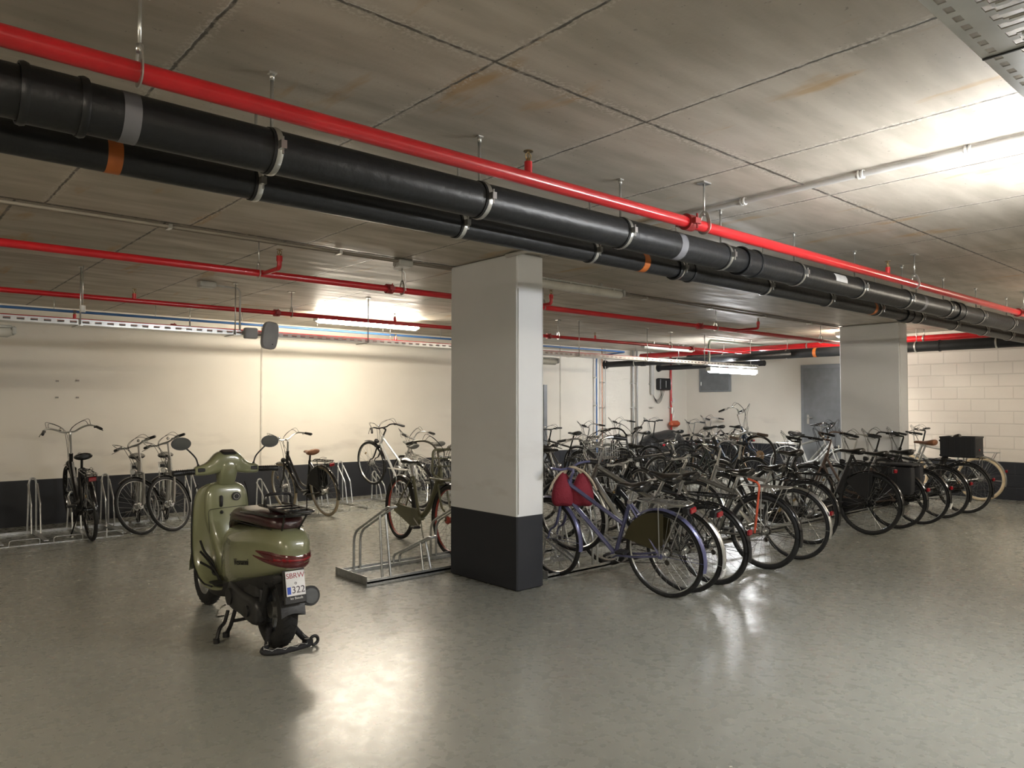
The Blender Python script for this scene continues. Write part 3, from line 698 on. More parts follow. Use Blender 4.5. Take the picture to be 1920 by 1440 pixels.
    if rack:
        b = MB()
        b.tube(rounded([(.20,-.02,zr), (.13,-.055,zr), (-.27,-.06,zr), (-.27,.06,zr), (.13,.055,zr), (.20,.02,zr)], .04), .0055, 6)
        b.tube([(.16,-.02,zr), (-.26,-.02,zr)], .004, 5); b.tube([(.16,.02,zr), (-.26,.02,zr)], .004, 5)
        for xx in (.08,-.06,-.2): b.tube([(xx,-.058,zr), (xx,.058,zr)], .004, 5)
        for s in (-1,1):
            b.tube([(-.02,s*.058,zr), (0,s*.068,R)], .0045, 5); b.tube([(-.22,s*.058,zr), (-.02,s*.068,R+.02)], .0045, 5)
        b.tube([(.20,.02,zr), stt+Vector((0,.02,-.02))], .004, 5)
        if bar != 'flat': b.tube(spline([(.12,-.045,zr), (.02,-.05,zr+.035), (-.1,-.045,zr+.03), (-.12,0,zr+.03), (-.1,.045,zr+.03), (.02,.05,zr+.035), (.12,.045,zr)], 4), .003, 5)
        ro = b.build('luggage_rack', rm, t)
    if tail == 'box' and rack: 
        lo = MB().bbox((-.285,0,zr-.045), (.02,.075,.045), .008).build('tail_light', M_redlens, t); MB().bbox((-.25,0,zr-.045), (.055,.115,.055), .008).build('tail_light_body', M_plast, t)
    elif tail:
        a = rad(158); q = Vector((cos(a)*(R+.03),0,R+sin(a)*(R+.03))); MB().bbox(q+Vector((-.012,0,.0)), (.03,.05,.045), .008).build('tail_light', M_redlens, t)
    if kick: MB().tube([bb+Vector((-.03,.03,-.02)), bb+Vector((-.10,.09,-.15)), (bb.x-.16,.15,.012)], [.008,.008,.009], 6).build('kickstand', M_alu if col != 'black' else M_black, t)
    if basket == 'front':
        b = MB(tf); cx = wb-.02; z0 = .87
        for zz in (0,.08,.16,.24): b.tube(rounded([(cx-.13,-.17,z0+zz), (cx+.13,-.17,z0+zz), (cx+.13,.17,z0+zz), (cx-.13,.17,z0+zz), (cx-.13,-.17,z0+zz+.0001)], .03), .003, 5)
        for k in range(9):
            for s in (-1,1): b.tube([(cx+s*.13,-.17+.0425*k,z0), (cx+s*.13,-.17+.0425*k,z0+.24)], .0022, 4); b.tube([(cx-.13+.0325*k,s*.17,z0), (cx-.13+.0325*k,s*.17,z0+.24)], .0022, 4)
            b.tube([(cx-.13,-.17+.0425*k,z0), (cx+.13,-.17+.0425*k,z0)], .0022, 4)
        b.build('front_basket', M_alu, t)
    if basket == 'carrier':   # tall front carrier frame of the olive bike
        b = MB(tf); cx = wb-.04
        b.tube(rounded([(cx-.10,.0,.72), (cx-.10,-.15,.80), (cx-.10,-.15,1.05), (cx-.10,.15,1.05), (cx-.10,.15,.80), (cx-.10,.0,.72)], .05), .012, 8)
        for zz in (.88,.96): b.tube([(cx-.10,-.15,zz), (cx-.10,.15,zz)], .006, 6)
        b.tube(rounded([(cx-.10,-.17,.76), (cx+.22,-.17,.76), (cx+.22,.17,.76), (cx-.10,.17,.76)], .05), .010, 8)
        for k in range(5): b.tube([(cx-.10,-.12+.06*k,.76), (cx+.22,-.12+.06*k,.76)], .005, 5)
        b.build('front_carrier', P, t)
    return t
def pannier(label, bk, s_both=True, size=(.34,.13,.34)):
    t = thing('pannier_bag', label, 'bag', bk.location, bk.rotation_euler)
    for s in (-1,1):
        secs = []
        for zz, k in ((.70,.98),(.66,1),(.55,1.02),(.42,1.),(.38,.9)):
            secs.append([Vector((-.08+cx*size[0]/2*k, s*(.075+size[1]/2)+cy*size[1]/2*k, zz+.06)) for cx, cy in ((-1,-.8),(-.85,-1),(.85,-1),(1,-.8),(1,.8),(.85,1),(-.85,1),(-1,.8))])
        p = MB().loft(secs).build('bag', mat('black_canvas', (.012,.012,.014), .75, 0, .2, 200), t)
        MB().box((-.08,s*(.075+size[1]+.003),.60), (.03,.006,.22)).build('strap', M_matt, p)
    MB().bbox((-.08,0,.785), (size[0]+.04,.42,.022), .008).build('lid', mat('black_canvas'), t)
    return t
CREAM = M_cream
def bikes():
    A = {}
    B = bike
    # front row (rear wheels towards the camera aisle), left to right
    B = lambda *a, **k: bike(*a, **{**dict(kick=False), **k})
    A['purple'] = B('lilac blue step-through bicycle with olive coat guards, nearest the column', 4.79, 3.60, 96, 'mixte', 'purple', wb=1.13, lean=-8, bar='swept', sadz=.89, coat=mat('olive_coat_guard', (.05,.042,.018), .4), rim=M_alu, sad='black', rack_col=M_alu, steer=-8, case='chain', fend='col', barcol=frame_colour('purple'), tail='box', barz=1.0, light=False)
    B('silver grey bicycle with lettered tube and silver mudguards beside the lilac one', 5.04, 3.66, 97, 'mtb', 'grey', wb=1.13, lean=-7, pitch=9, bar='swept', sadz=.93, fend='silver', tail='box', steer=10, case='chain', tailflap=M_white, barz=1.06, light=False)
    B('black tyred hybrid bicycle with black rack third from the column', 5.42, 3.60, 94, 'diamond', 'dark', wb=1.12, lean=-7, bar='flat', sadz=.93, fend='black', tr=.024, tail='small', barz=1.0, case='chain', rack_col=M_black, light=False, steer=-5)
    o = B('grey mountain bicycle with orange red fork lock arm on its rear wheel', 6.28, 3.62, 93, 'mtb', 'grey', R=.345, lean=-3, bar='flat', sadz=.90, fend='black', tr=.026, tail=None, case='chain', barz=1.0, rack_col=M_alu, light=False)
    MB().tube(rounded([(.10,.075,.83), (-.02,.085,.80), (.03,.085,.45), (.05,.08,.34)], .05), .010, 6).build('frame_lock', mat('orange_red_bar', (.55,.09,.04), .4), o)
    B('silver bicycle with pale mudguard end in front of the black city bikes', 6.90, 3.65, 92, 'diamond', 'silver', lean=-2, bar='city', sadz=.90, fend='silver', tail='small', case='chain', rack_col=M_black)
    A['ebike'] = B('black electric step-through bicycle with low thick frame in the front row', 8.84, 3.77, 92, 'ebike', 'black', R=.36, lean=2, bar='city', sadz=.98, fend='black', coat=M_matt, coat_rng=(45,108), tail='box', tr=.023, wb=1.14, rim=M_black, barcol=M_black, rack_col=M_black, barz=1.08)
    A['pan'] = B('dark brown city bicycle carrying the black double pannier', 9.53, 3.75, 91, 'dutch', 'brown', lean=1, bar='high', sadz=.92, fend='black', tail='small', barcol=frame_colour('brown'), rack_col=M_black, rim=M_black, R=.355, sad='black')
    B('black city bicycle with white mudguard tip next to the pannier bicycle', 10.10, 3.68, 90, 'dutch', 'black', lean=2, bar='city', sadz=.92, fend='black', tail='small', tailflap=M_white, R=.345)
    B('dark bicycle with sprung brown leather saddle in the front row', 10.88, 3.69, 89, 'diamond', 'dark', lean=-1, bar='city', sadz=1.02, sad='brown', fend='black', tail='small', tr=.022, case='chain', barcol=M_black)
    A['crate'] = B('black carrier bicycle with a crate on its rear rack', 11.60, 3.65, 90, 'ebike', 'black', lean=1, bar='city', sadz=1.05, sadtilt=-14, fend='black', tail='small', tr=.022, barcol=M_black, R=.35)
    B('bicycle with cream tyres at the end of the row by the block wall', 13.30, 3.95, 90, 'diamond', 'silver', lean=0, bar='flat', sadz=.98, sad='grey', tire=CREAM, fend='silver', tr=.024, tail='small', barz=1.12, barcol=M_black)
    B('black city bicycle with twin top tubes standing between the silver and electric ones', 7.75, 3.95, 88, 'dutch', 'black', lean=-2, bar='city', sadz=1.0, fend='black', tail=None, grip=mat('tan_grip', (.10,.07,.05), .5), sad='black', barz=1.14)
    B = bike
    # second row, nosed in from the other side
    M = [
     ('olive army green bicycle with red rims and tall front carrier left of the column', 4.62, 7.16, 263, dict(kind='single', col='olive', R=.35, wb=1.13, rim=mat('red_rim', (.36,.06,.04), .4), tr=.024, basket='carrier', bar='high', barz=1.06, sadz=.90, rack_col=M_alu, case='case', fend='black', tail=None, barcol=mat('bronze_bar',(.24,.22,.18),.35,.7), lean=-2)),
     ('black mountain bicycle with bar ends behind the red bag', 5.95, 7.05, 268, dict(kind='mtb', col='black', bar='flat', fend=None, rack=False, tail=None, sadz=.96, tr=.025, barz=1.06, case='chain', barcol=M_black, steer=14)),
     ('silver bicycle with wire front basket in the second row', 6.75, 7.1, 272, dict(kind='dutch', col='silver', basket='front', bar='city', fend='black', rack_col=M_black, sadz=.95, lean=3)),
     ('black electric bicycle with wide dark grips in the second row', 7.65, 7.2, 268, dict(kind='ebike', col='black', bar='high', fend='black', barcol=M_black, sadz=1.0, barz=1.14, dz=.0, lean=-2, steer=-12)),
     ('chrome handlebar bicycle facing the camera in the second row', 8.65, 7.25, 270, dict(kind='diamond', col='black', bar='swept', fend='black', barcol=M_chrome, sadz=.92, steer=20, lean=2, barz=1.0)),
     ('dark green bicycle with long silver mudguards in the second row', 9.55, 7.3, 268, dict(kind='dutch', col='green', bar='city', fend='silver', sadz=.95, lean=-2, barz=1.04)),
     ('old dark bicycle leaning among the second row', 10.45, 7.3, 272, dict(kind='step', col='dark', bar='swept', fend='black', sadz=.93, lean=4, tail=None)),
     ('dark blue bicycle with bronze brake disc and front wheel raised in the rack', 11.55, 7.75, 266, dict(kind='ebike', col='blue', bar='high', fend='black', disc=True, rim=mat('bronze_rim', (.34,.25,.17), .35, .6), sadz=.98, barz=1.14, dz=.12, pitch=10, barcol=M_chrome, lean=-2)),
     ('silver mountain bicycle in front of the grey door', 14.6, 7.9, 262, dict(kind='mtb', col='silver', bar='flat', fend=None, tail=None, rack=False, sadz=.95, barz=1.10, case='chain', steer=8)),
     ('white step-through bicycle in front of the grey door', 13.7, 7.4, 270, dict(kind='step', col='white', bar='high', fend='white', sadz=.95, barz=1.10, barcol=M_black)),
    ]
    for lab, x, y, h, k in M: B(lab, x, y, h, group='parked bicycles', **k)
    # against the back wall
    F = [
     ('black bicycle seen from behind with wide red tail light, far left', 1.99, 9.33, 89, dict(kind='ebike', col='black', R=.35, bar='city', fend='black', sadz=.95, barz=1.16, barcol=M_zinc, rack_col=M_black, tail='box', lean=-5, pitch=4, dz=.0, rim=M_black)),
     ('black city bicycle with brown saddle and cream tyres against the left wall', 4.83, 9.26, 94, dict(kind='dutch', col='black', bar='city', sad='brown', fend='black', tire=mat('tan_tyre', (.30,.25,.17), .7), sadz=.90, barz=1.07, barcol=M_alu, lean=-9, coat=M_matt, pitch=-1)),
     ('black and silver bicycle with its front wheel lifted in the high rack', 6.25, 9.25, 98, dict(kind='mixte', col='white', bar='swept', fend='black', sad='grey', sadz=.93, barz=1.02, pitch=14, lean=-8, dz=.0, barcol=M_black, fork_col=M_black, tail=None)),
     ('white tailed silver bicycle behind the olive one', 6.78, 9.20, 92, dict(kind='step', col='silver', bar='high', fend='white', sad='grey', sadz=.93, barz=1.0, lean=-2, tail='box')),
     ('black sports bicycle in profile beyond the near column', 9.70, 9.15, 88, dict(kind='diamond', col='black', bar='flat', fend='black', sadz=1.02, barz=1.08, case='chain', tr=.023, tail='small', barcol=M_black)),
     ('black bicycle with white mudguards at the back wall beside the blue pipe', 10.9, 9.2, 95, dict(kind='dutch', col='black', bar='city', fend='white', sadz=.93, barz=1.10)),
     ('black bicycle with upright silver bars just right of the blue pipe', 11.9, 9.3, 92, dict(kind='step', col='black', bar='city', fend='black', sadz=.97, barz=1.16)),
     ('dark bicycle with tall black stem before the pair of steel risers', 13.0, 9.3, 88, dict(kind='mixte', col='dark', bar='flat', fend='black', sadz=.97, barz=1.18, barcol=M_black)),
     ('dark bicycle with sprung saddle by the hatch wall corner', 14.35, 9.2, 90, dict(kind='diamond', col='dark', bar='swept', fend='silver', sadz=1.05, barz=1.12)),
     ('black bicycle with upright bars right below the grey hatch', 14.95, 9.15, 92, dict(kind='mixte', col='black', bar='city', fend='black', sadz=1.04, barz=1.18)),
    ]
    for lab, x, y, h, k in F: B(lab, x, y, h, **k)
    B('silver bicycle facing out of the wall rack, the left of two', 2.74, 10.36, 258, 'mtb', 'silver', R=.335, steer=-48, lean=2, bar='flat', susp=True, fend='black', sadz=.88, barz=1.06, wb=1.02, basket=None, rack_col=M_alu, light=True)
    B('silver bicycle facing out of the wall rack, the right of two', 3.08, 10.36, 258, 'mtb', 'silver', R=.335, steer=-48, lean=2, bar='flat', susp=True, fend='black', sadz=.88, barz=1.08, wb=1.02, rack_col=M_alu, light=True)
    return A
A = bikes()
pannier('black double pannier bag on the rack of the dark brown bicycle', A['pan'])
# black crate on rack
t = thing('plastic_crate', 'square black plastic crate on the rear rack near the block wall', 'crate', (A['crate'].location.x, A['crate'].location.y+.02, .785), (0,0,rad(2)))
b = MB(); w, d, h = .38, .42, .28
for s in (-1,1):
    b.box((s*w/2,0,h/2), (.012,d,h)); b.box((0,s*d/2,h/2), (w,.012,h))
    for zz in (.02,h-.01): b.box((s*(w/2+.006),0,zz), (.012,d+.02,.02)); b.box((0,s*(d/2+.006),zz), (w+.02,.012,.02))
    for k in range(6): b.box((s*(w/2+.006),-d/2+.04+k*.068,h/2), (.006,.008,h)); b.box((-w/2+.03+k*.064,s*(d/2+.006),h/2), (.008,.006,h))
b.box((0,0,.006), (w,d,.012)); b.build('crate_body', mat('crate_black', (.013,.014,.017), .45), t)
MB().bbox((-.0,-d/2-.012,.10), (.03,.01,.03), .004).build('reflector', M_redlens, t)
# red bag on the lilac bicycle's handlebar
t = thing('red_bag', 'dark red fabric double bag with beige trim hung over the lilac bicycle handlebar', 'bag', (4.61, 4.45, -.02), (0,0,rad(-42)))
for s in (-1,1):
    secs = []
    for z, hw, hd in ((.66,.075,.02), (.68,.105,.05), (.74,.115,.06), (.82,.10,.05), (.89,.065,.03), (.95,.03,.012)):
        secs.append([Vector((s*.082+cos(a)*hw*.92, sin(a)*hd, z+.008*sin(3*a))) for a in [2*pi*i/14 for i in range(14)]])
    p = MB().loft(secs).build('bag', mat('dark_red_fabric', (.19,.010,.024), .8, 0, .4, 60), t, subsurf=1)
    MB().tube(spline([(s*.20,-.055,.80), (s*.16,-.045,.88), (s*.10,-.02,.95), (s*.03,0,.985)], 5), .010, 6).build('trim', mat('beige_trim', (.42,.35,.26), .8), p)
MB().tube(spline([(-.08,0,.93), (-.03,.0,.985), (.03,0,.985), (.08,0,.93)], 5), .012, 8).build('carry_strap', mat('beige_trim'), t)
# tarpaulin-covered thing near back wall
t = thing('covered_vehicle', 'low vehicle hidden under a black tarpaulin by the far corner', 'covered vehicle', (13.6, 10.35, 0), (0,0,rad(8)))
secs = []
random.seed(5)
for i, (x, hw, zt) in enumerate(((-.85,.10,.55),(-.75,.28,.82),(-.4,.32,.90),(0,.30,.92),(.4,.30,.98),(.75,.26,.90),(.9,.12,.60))):
    secs.append([Vector((x+random.uniform(-.01,.01), cos(a)*hw*(1.1 if sin(a) < 0 else 1)+random.uniform(-.012,.012), .1+max(-.08, zt*.5+sin(a)*zt*.5-.1))) for a in [2*pi*k/18 for k in range(18)]])
MB().loft(secs).build('tarpaulin', mat('black_tarpaulin', (.015,.015,.016), .42, 0, .3, 12), t, subsurf=1)
MB().cyl((.7,-.05,.02),(.7,.05,.02),.02,8) if False else None

# ================================================================ RACKS
def rack(label, x0, x1, y0, y1, xs, up=1, kinds=(1,0), z_end=True):
    """rails along x at y0 and y1; the hoops open towards y0+; up=+1 high end lies towards y1"""
    t = thing('bicycle_rack', label, 'bicycle rack', (x0, (y0+y1)/2, 0)); L = x1-x0; h = abs(y1-y0)/2; s = 1 if y1 > y0 else -1
    for yy in (-h, h):
        b = MB(); b.box((L/2,yy,.014), (L,.045,.028)); b.box((L/2,yy+(.02 if yy > 0 else -.02),.03), (L,.005,.035)); b.build('rail', M_steel, t)
    if z_end:
        for xx in (0, L): MB().box((xx,0,.035), (.006,2*h+.04,.07)).build('end_plate', M_steel, t)
    for i, x in enumerate(xs):
        hi = kinds[i % len(kinds)]; g = .032; xx = x-x0
        H0, H1 = (.36,.64) if hi else (.10,.34)
        b = MB(); yb, yf = -s*h, s*h        # yb low side, yf high side
        ye = yf+s*.10
        loop = [(xx-g,yb,.02), (xx-g,yb,H0), (xx-g,ye,H1), (xx+g,ye,H1), (xx+g,yb,H0), (xx+g,yb,.02)]
        L1 = rounded([Vector(q) for q in loop[:3]], .10, 5); L2 = rounded([Vector(q) for q in loop[3:]], .10, 5)
        b.tube(L1[:-1]+rounded([L1[-1]-Vector((0,s*.03,0)), L1[-1]+Vector((.0,s*.0,0)), L2[0], L2[0]-Vector((0,s*.03,0))], .03, 4)+L2[1:], .0115, 8)
        zz = H0+(H1-H0)*.72; 
        for q in (-g, g): b.tube([(xx+q*1.3, yf, .02), (xx+q*.9, yb+(ye-yb)*.72, zz)], .0105, 8)
        b.build('wheel_hoop', M_steel, t)
    return t
rack('galvanised bicycle rack poking out left of the near column', 3.22, 12.4, 6.0, 5.50, [3.42,3.84,4.26,4.7,5.15,5.6,6.05,6.5,6.95,7.4,7.85,8.3,8.75,9.2,9.65,10.1,10.55,11.0,11.4])
rack('galvanised bicycle rack starting right of the near column', 4.50, 11.5, 4.66, 5.14, [4.87,5.12,5.55,6.4,7.0,7.8,8.9,9.6,10.15,10.9], kinds=(0,1))
def wall_rack(label, x0, x1, xs):
    t = thing('bicycle_rack', label, 'bicycle rack', (x0, 10.0, 0)); L = x1-x0
    b = MB(); b.box((L/2,.35,.014), (L,.045,.028)); b.build('rail', M_steel, t); MB().box((L/2,-.55,.004), (L,.02,.008)).build('rail', M_steel, t)
    for i, x in enumerate(xs):
        xx = x-x0; b = MB(); hi = i % 2 == 1
        H = .64 if hi else .45
        b.tube(rounded([(xx-.045,.35,.02), (xx-.035,.35,H-.04), (xx-.02,.35,H), (xx+.02,.35,H), (xx+.035,.35,H-.04), (xx+.045,.35,.02)], .03), .0115, 8)
        b.tube(rounded([(xx-.045,.345,H*.9), (xx-.045,.12,H*.55), (xx-.045,.05,.03)], .05), .010, 8); b.tube(rounded([(xx+.045,.345,H*.9), (xx+.045,.12,H*.55), (xx+.045,.05,.03)], .05), .010, 8)
        b.build('wheel_hoop', M_steel, t)
        MB().box((xx,-.12,.03), (.05,.86,.008)).build('foot_bar', M_steel, t)
        MB().tube(rounded([(xx+.07,-.55,.0), (xx+.07,-.55,.065), (xx+.35,-.55,.065), (xx+.35,-.55,.0)], .03), .005, 6).build('wheel_stop', M_steel, t)
    return t
wall_rack('low galvanised rack at the foot of the wall on the far left', .55, 2.62, [1.17,1.58,1.99,2.35])
wall_rack('galvanised rack along the left wall behind the scooter', 2.66, 8.0, [2.9,3.35,4.33,4.72,5.20,5.6,6.2,6.7,7.05,7.5])
wall_rack('galvanised rack along the back wall behind the far bikes', 8.1, 15.2, [8.6,9.2,10.0,10.9,11.9,12.6,13.2,14.3,14.95])
# small floor marker post
o = MB().tube([(0,0,0),(0,0,.10),(.0,0,.104)], [.006,.006,.003], 8).build('floor_pin', M_white, None, (2.163, 9.41, 0)); tag(o, 'thin pale pin standing up from the floor beside the rear of the far left bicycle', 'pin')
# little litter on the floor
for i, (x, y, s) in enumerate(((3.06,.66,.012), (2.3,2.05,.007), (2.75,1.75,.006), (1.56,1.1,.005))):
    o = MB().sphere((0,0,0), (s*1.6, s, s*.35), 8, 5).build('debris_crumb', mat('debris_dark', (.05,.045,.04), .8) if i == 0 else mat('debris_pale', (.6,.58,.5), .8), None, (x, y, s*.35)); tag(o, ['small dark crumb of dirt on the floor near the lower right','tiny pale chip on the open floor in the middle','tiny pale chip on the open floor near the row','tiny pale chip on the floor close to the camera'][i], 'debris')
# ================================================================ SCOOTER
def superell(x, cz, hw, hz, e=.7, n=20, cy=0., eb=None):
    out = []
    for i in range(n):
        a = 2*pi*i/n; ee = (eb if (eb and sin(a) < 0) else e)
        out.append(Vector((x, cy+math.copysign(abs(cos(a))**ee, cos(a))*hw, cz+math.copysign(abs(sin(a))**ee, sin(a))*hz)))
    return out
def scooter():
    G = mat('sage_green_paint', (.195,.205,.115), .24, .0, coat=.8, vary=.03); K = M_plast
    t = thing('motor_scooter', 'sage green retro motor scooter with number plate and black oval mirrors', 'scooter', (1.985, 4.47, 0), (0,0,rad(88.3)))
    R = .235
    # wheels
    for nm, cx, w in (('rear_wheel',0,.062), ('front_wheel',1.30,.050)):
        b = MB(); b.cyl((cx,-.04,R), (cx,.04,R), .05, 18); b.torus((cx,0,R), R-.085, .012, 'y', 36, 8, ry=.035)
        for k in range(5): a = 2*pi*k/5; b.tube([(cx,0,R), (cx+cos(a)*(R-.09),0,R+sin(a)*(R-.09))], .016, 6)
        wv = b.build(nm, mat('wheel_alloy', (.40,.40,.38), .35, .7), t)
        g = MB(); g.torus((cx,0,R), R-w*.95, w*.95, 'y', 48, 14, ry=w); g.k = 1
        for k in range(30):
            a = 2*pi*k/30
            for s in (-1,1): g.tube([(cx+cos(a+.0)*(R-.001), s*.008, R+sin(a)*(R-.001)), (cx+cos(a+.10)*(R-.010), s*.040, R+sin(a+.10)*(R-.010))], .0022, 4)
        g.build('tyre', [M_tire, mat('tread_dark', (.005,.005,.005), .9)], wv)
    # rear body shell
    secs = [superell(x, (zt+zb)/2, hw, (zt-zb)/2, .62) for x, hw, zb, zt in
        ((-.30,.042,.550,.65),(-.285,.082,.530,.705),(-.245,.112,.508,.745),(-.17,.140,.478,.765),(-.02,.172,.428,.765),(.14,.188,.385,.748),(.30,.196,.345,.725),(.44,.180,.300,.715),(.56,.155,.275,.705),(.64,.130,.265,.66),(.67,.10,.28,.60))]
    body = MB().loft(secs).build('body_shell', G, t, subsurf=2)
    # panel crease line on the left side
    # underbody
    secs = [superell(x, cz, hw, hz, .6) for x, cz, hw, hz in ((-.20,.46,.10,.05),(.0,.42,.14,.07),(.3,.36,.14,.08),(.55,.27,.13,.07),(.9,.20,.12,.05),(1.05,.20,.09,.05))]
    MB().loft(secs).build('underbody', M_matt, t, subsurf=1)
    # floorboard + leg shield as one swept sheet
    prof = [(.55,.285,.150),(.68,.268,.165),(.80,.268,.180),(.88,.30,.195),(.925,.38,.203),(.945,.50,.207),(.955,.64,.205),(.960,.78,.200),(.958,.88,.188),(.950,.935,.165),(.945,.955,.120)]
    def sheet(off, shrink=0):
        out = []
        for x, z, hw in prof:
            row = []
            for k in range(11):
                u = -1+2*k/10; hh = hw-shrink
                row.append(Vector((x+off-.055*abs(u)**3*(0 if z < .33 else 1)*-1, u*hh, z-(.0 if z > .33 else off*.8)-(.03*u**4 if z > .85 else 0))))
            out.append(row)
        return out
    Aa, Bb = sheet(0), sheet(.045)
    secs = [a+b[::-1] for a, b in zip(Aa, Bb)]
    MB().loft(secs).build('leg_shield', G, t, subsurf=1)
    # black rubber edge and footmat lines
    eg = MB()
    for s in (-1,1): eg.tube([Vector((x+.075 if z > .33 else x+.02, s*(hw+.002), z)) for x, z, hw in prof[1:10]], .0055, 6)
    eg.build('edge_trim', M_matt, t)
    for s in (-1,1):
        ft = MB()
        for r, k in ((.0,0),(.045,1),(.09,2)):
            ft.tube(spline([(.925-.0,s*(.178-.0*r),.55-.075*k), (.918-.01*k,s*(.150-.02*k),.47-.06*k), (.895-.018*k,s*(.105-.0*k),.40-.04*k), (.865-.02*k, s*.085, .325-.008*k), (.80-.02*k,s*.085,.283)], 5), .011, 8, flat=.7)
        ft.build('foot_mat', mat('rubber_mat', (.010,.010,.010), .7), t)
    MB().bbox((.68,.13,.29), (.16,.08,.012), .005).build('passenger_footrest', M_matt, t)
    # inner column hump and glove box
    secs = [superell(x, z, hw, hz, .6) for x, z, hw, hz in ()]
    hump = []
    for z, hw, xb in ((.27,.055,.66),(.34,.07,.74),(.45,.085,.82),(.58,.11,.87),(.68,.145,.893),(.80,.150,.900),(.88,.145,.905),(.925,.12,.915),(.94,.08,.93)):
        hump.append([Vector((xb+(.99-xb)*.5+math.copysign(abs(sin(a))**.5, sin(a))*(.99-xb)*.5, math.copysign(abs(cos(a))**.55, cos(a))*hw, z)) for a in [2*pi*i/20 for i in range(20)]])
    MB().loft(hump).build('inner_shield', G, t, subsurf=1)
    MB().tube(rounded([(.893,.125,.60), (.897,.135,.765), (.897,-.135,.775)], .03), .0018, 4).build('glovebox_seam', M_matt, t)
    o = MB().cyl((.905,-.06,.845), (.890,-.06,.845), .030, 20).build('ignition_lock', M_matt, t); MB().torus((.889,-.06,.845), .019, .003, 'x', 20, 6).build('key_ring', M_chrome, o)
    MB().cyl((.893,-.06,.845), (.886,-.06,.845), .010, 10).build('keyhole', M_plast, o)
    MB().tube([(.904,.045,.785), (.897,.045,.79), (.897,.045,.845), (.904,.045,.85)], .012, 8).build('bag_hook_slot', M_matt, t)
    MB().sphere((.895,.042,.74), .013, 8, 6).build('bag_hook', M_matt, t)
    # front apron / nose and fender
    secs = [superell(x, cz, hw, hz, .7) for x, cz, hw, hz in ((.98,.60,.20,.34),(1.03,.60,.19,.33),(1.08,.63,.15,.28),(1.12,.68,.09,.20),(1.14,.70,.05,.12))]
    MB().loft(secs).build('front_apron', G, t, subsurf=1)
    secs = []
    for i in range(11):
        a = rad(-2+i*19.); q = []
        for k in range(9):
            u = -1+2*k/8; rr = R+.035-.045*abs(u)**2.5; q.append(Vector((1.30+cos(a)*rr, u*.075, R+sin(a)*rr)))
        q += [p-(p-Vector((1.30,0,R)))*.02 for p in q[::-1]]; secs.append(q)
    MB().loft(secs).build('front_fender', G, t)
    MB().tube([(1.02,0,.90), (1.10,0,.62), (1.22,.075,.40), (1.30,.075,R)], .022, 8).build('fork', M_matt, t)
    # seat
    secs = [superell(x, (zt+zb)/2, hw, (zt-zb)/2, .72, eb=.5) for x, hw, zb, zt in
        ((-.20,.05,0.752,0.793),(-.17,.10,0.752,0.828),(-.08,.128,0.752,0.853),(.08,.138,0.752,0.856),(.22,.142,0.752,0.840),(.36,.138,0.742,0.840),(.50,.115,0.717,0.828),(.60,.090,0.662,0.777),(.66,.068,0.612,0.722),(.69,.045,0.592,0.662))]
    st = MB().loft(secs).build('seat', mat('maroon_seat_vinyl', (.035,.010,.011), .30, 0, .1, 120, coat=.3), t, subsurf=2)
    b = MB()
    for s in (-1,1): b.tube(spline([(-.16,s*.10,.755), (.1,s*.143,.760), (.36,s*.140,.752), (.52,s*.112,.725), (.62,s*.08,.665)], 5), .003, 5)
    b.build('piping', M_matt, st)
    MB().sphere((.52,.107,.770), (.022,.004,.015), 10, 6).build('badge', M_chrome, st)
    # rear rack
    b = MB(); z = .875
    b.tube(rounded([(.10,.075,z), (-.38,.075,z), (-.38,-.075,z), (.10,-.075,z)], .03), .009, 8)
    b.tube(rounded([(.22,.145,z-.05), (.05,.15,z-.035), (-.25,.125,z-.03), (-.29,0,z-.03), (-.25,-.125,z-.03), (.05,-.15,z-.035), (.22,-.145,z-.05)], .07), .010, 8)
    for xx in (-.05,-.16,-.27): b.tube([(xx,-.075,z), (xx,.075,z)], .006, 6)
    b.bbox((-.12,0,z-.018), (.22,.10,.014), .004)
    b.tube(rounded([(-.02,.085,z), (-.02,.085,z+.075), (-.02,-.085,z+.075), (-.02,-.085,z)], .045, 6), .010, 8)
    for s in (-1,1):
        b.tube([(-.05,s*.07,z-.01), (-.19,s*.05,.735)], .006, 6); b.tube([(-.28,s*.07,z-.03), (-.19,s*.05,.735)], .006, 6)
    b.build('rear_rack', M_black, t)
    # parts that follow the skin of the rear body
    from mathutils.bvhtree import BVHTree
    bpy.context.view_layer.update()
    tree = BVHTree.FromObject(body, bpy.context.evaluated_depsgraph_get())
    def skin(phi, z, out=.003, org=.02):
        d = Vector((-cos(rad(phi)), sin(rad(phi)), 0)); o = Vector((org,0,z))+d*.8
        hit = tree.ray_cast(o, -d)
        return (hit[0]+hit[1]*out, hit[1]) if hit[0] else (o-d*.6, d)
    def strip(name, m, f0, f1, p0, p1, n=22, th=.006, parent=None, mm=4):
        secs = []
        for i in range(n+1):
            u = i/n; ph = p0+(p1-p0)*u; a0, a1 = f0(u), f1(u); q = []; bk = []
            for k in range(mm+1):
                z = a0+(a1-a0)*k/mm; p, nn = skin(ph, z, 0); e = th*(1 if 0 < k < mm else .35); q.append(p+nn*e); bk.append(p-nn*.006)
            secs.append(q+bk[::-1])
        return MB().loft(secs).build(name, m, parent or t)
    dk = mat('smoked_red_lens', (.085,.008,.010), .12, 0, coat=.8)
    lin = lambda u, *k: next(k[i][1]+(k[i+1][1]-k[i][1])*(u-k[i][0])/(k[i+1][0]-k[i][0]) for i in range(len(k)-1) if u <= k[i+1][0]+1e-9)
    tl = strip('tail_light', dk, lambda u: lin(u,(0,.622),(.18,.592),(.5,.563),(.8,.578),(1,.650)), lambda u: lin(u,(0,.628),(.25,.634),(.5,.606),(.8,.632),(1,.700)), 60, -62)
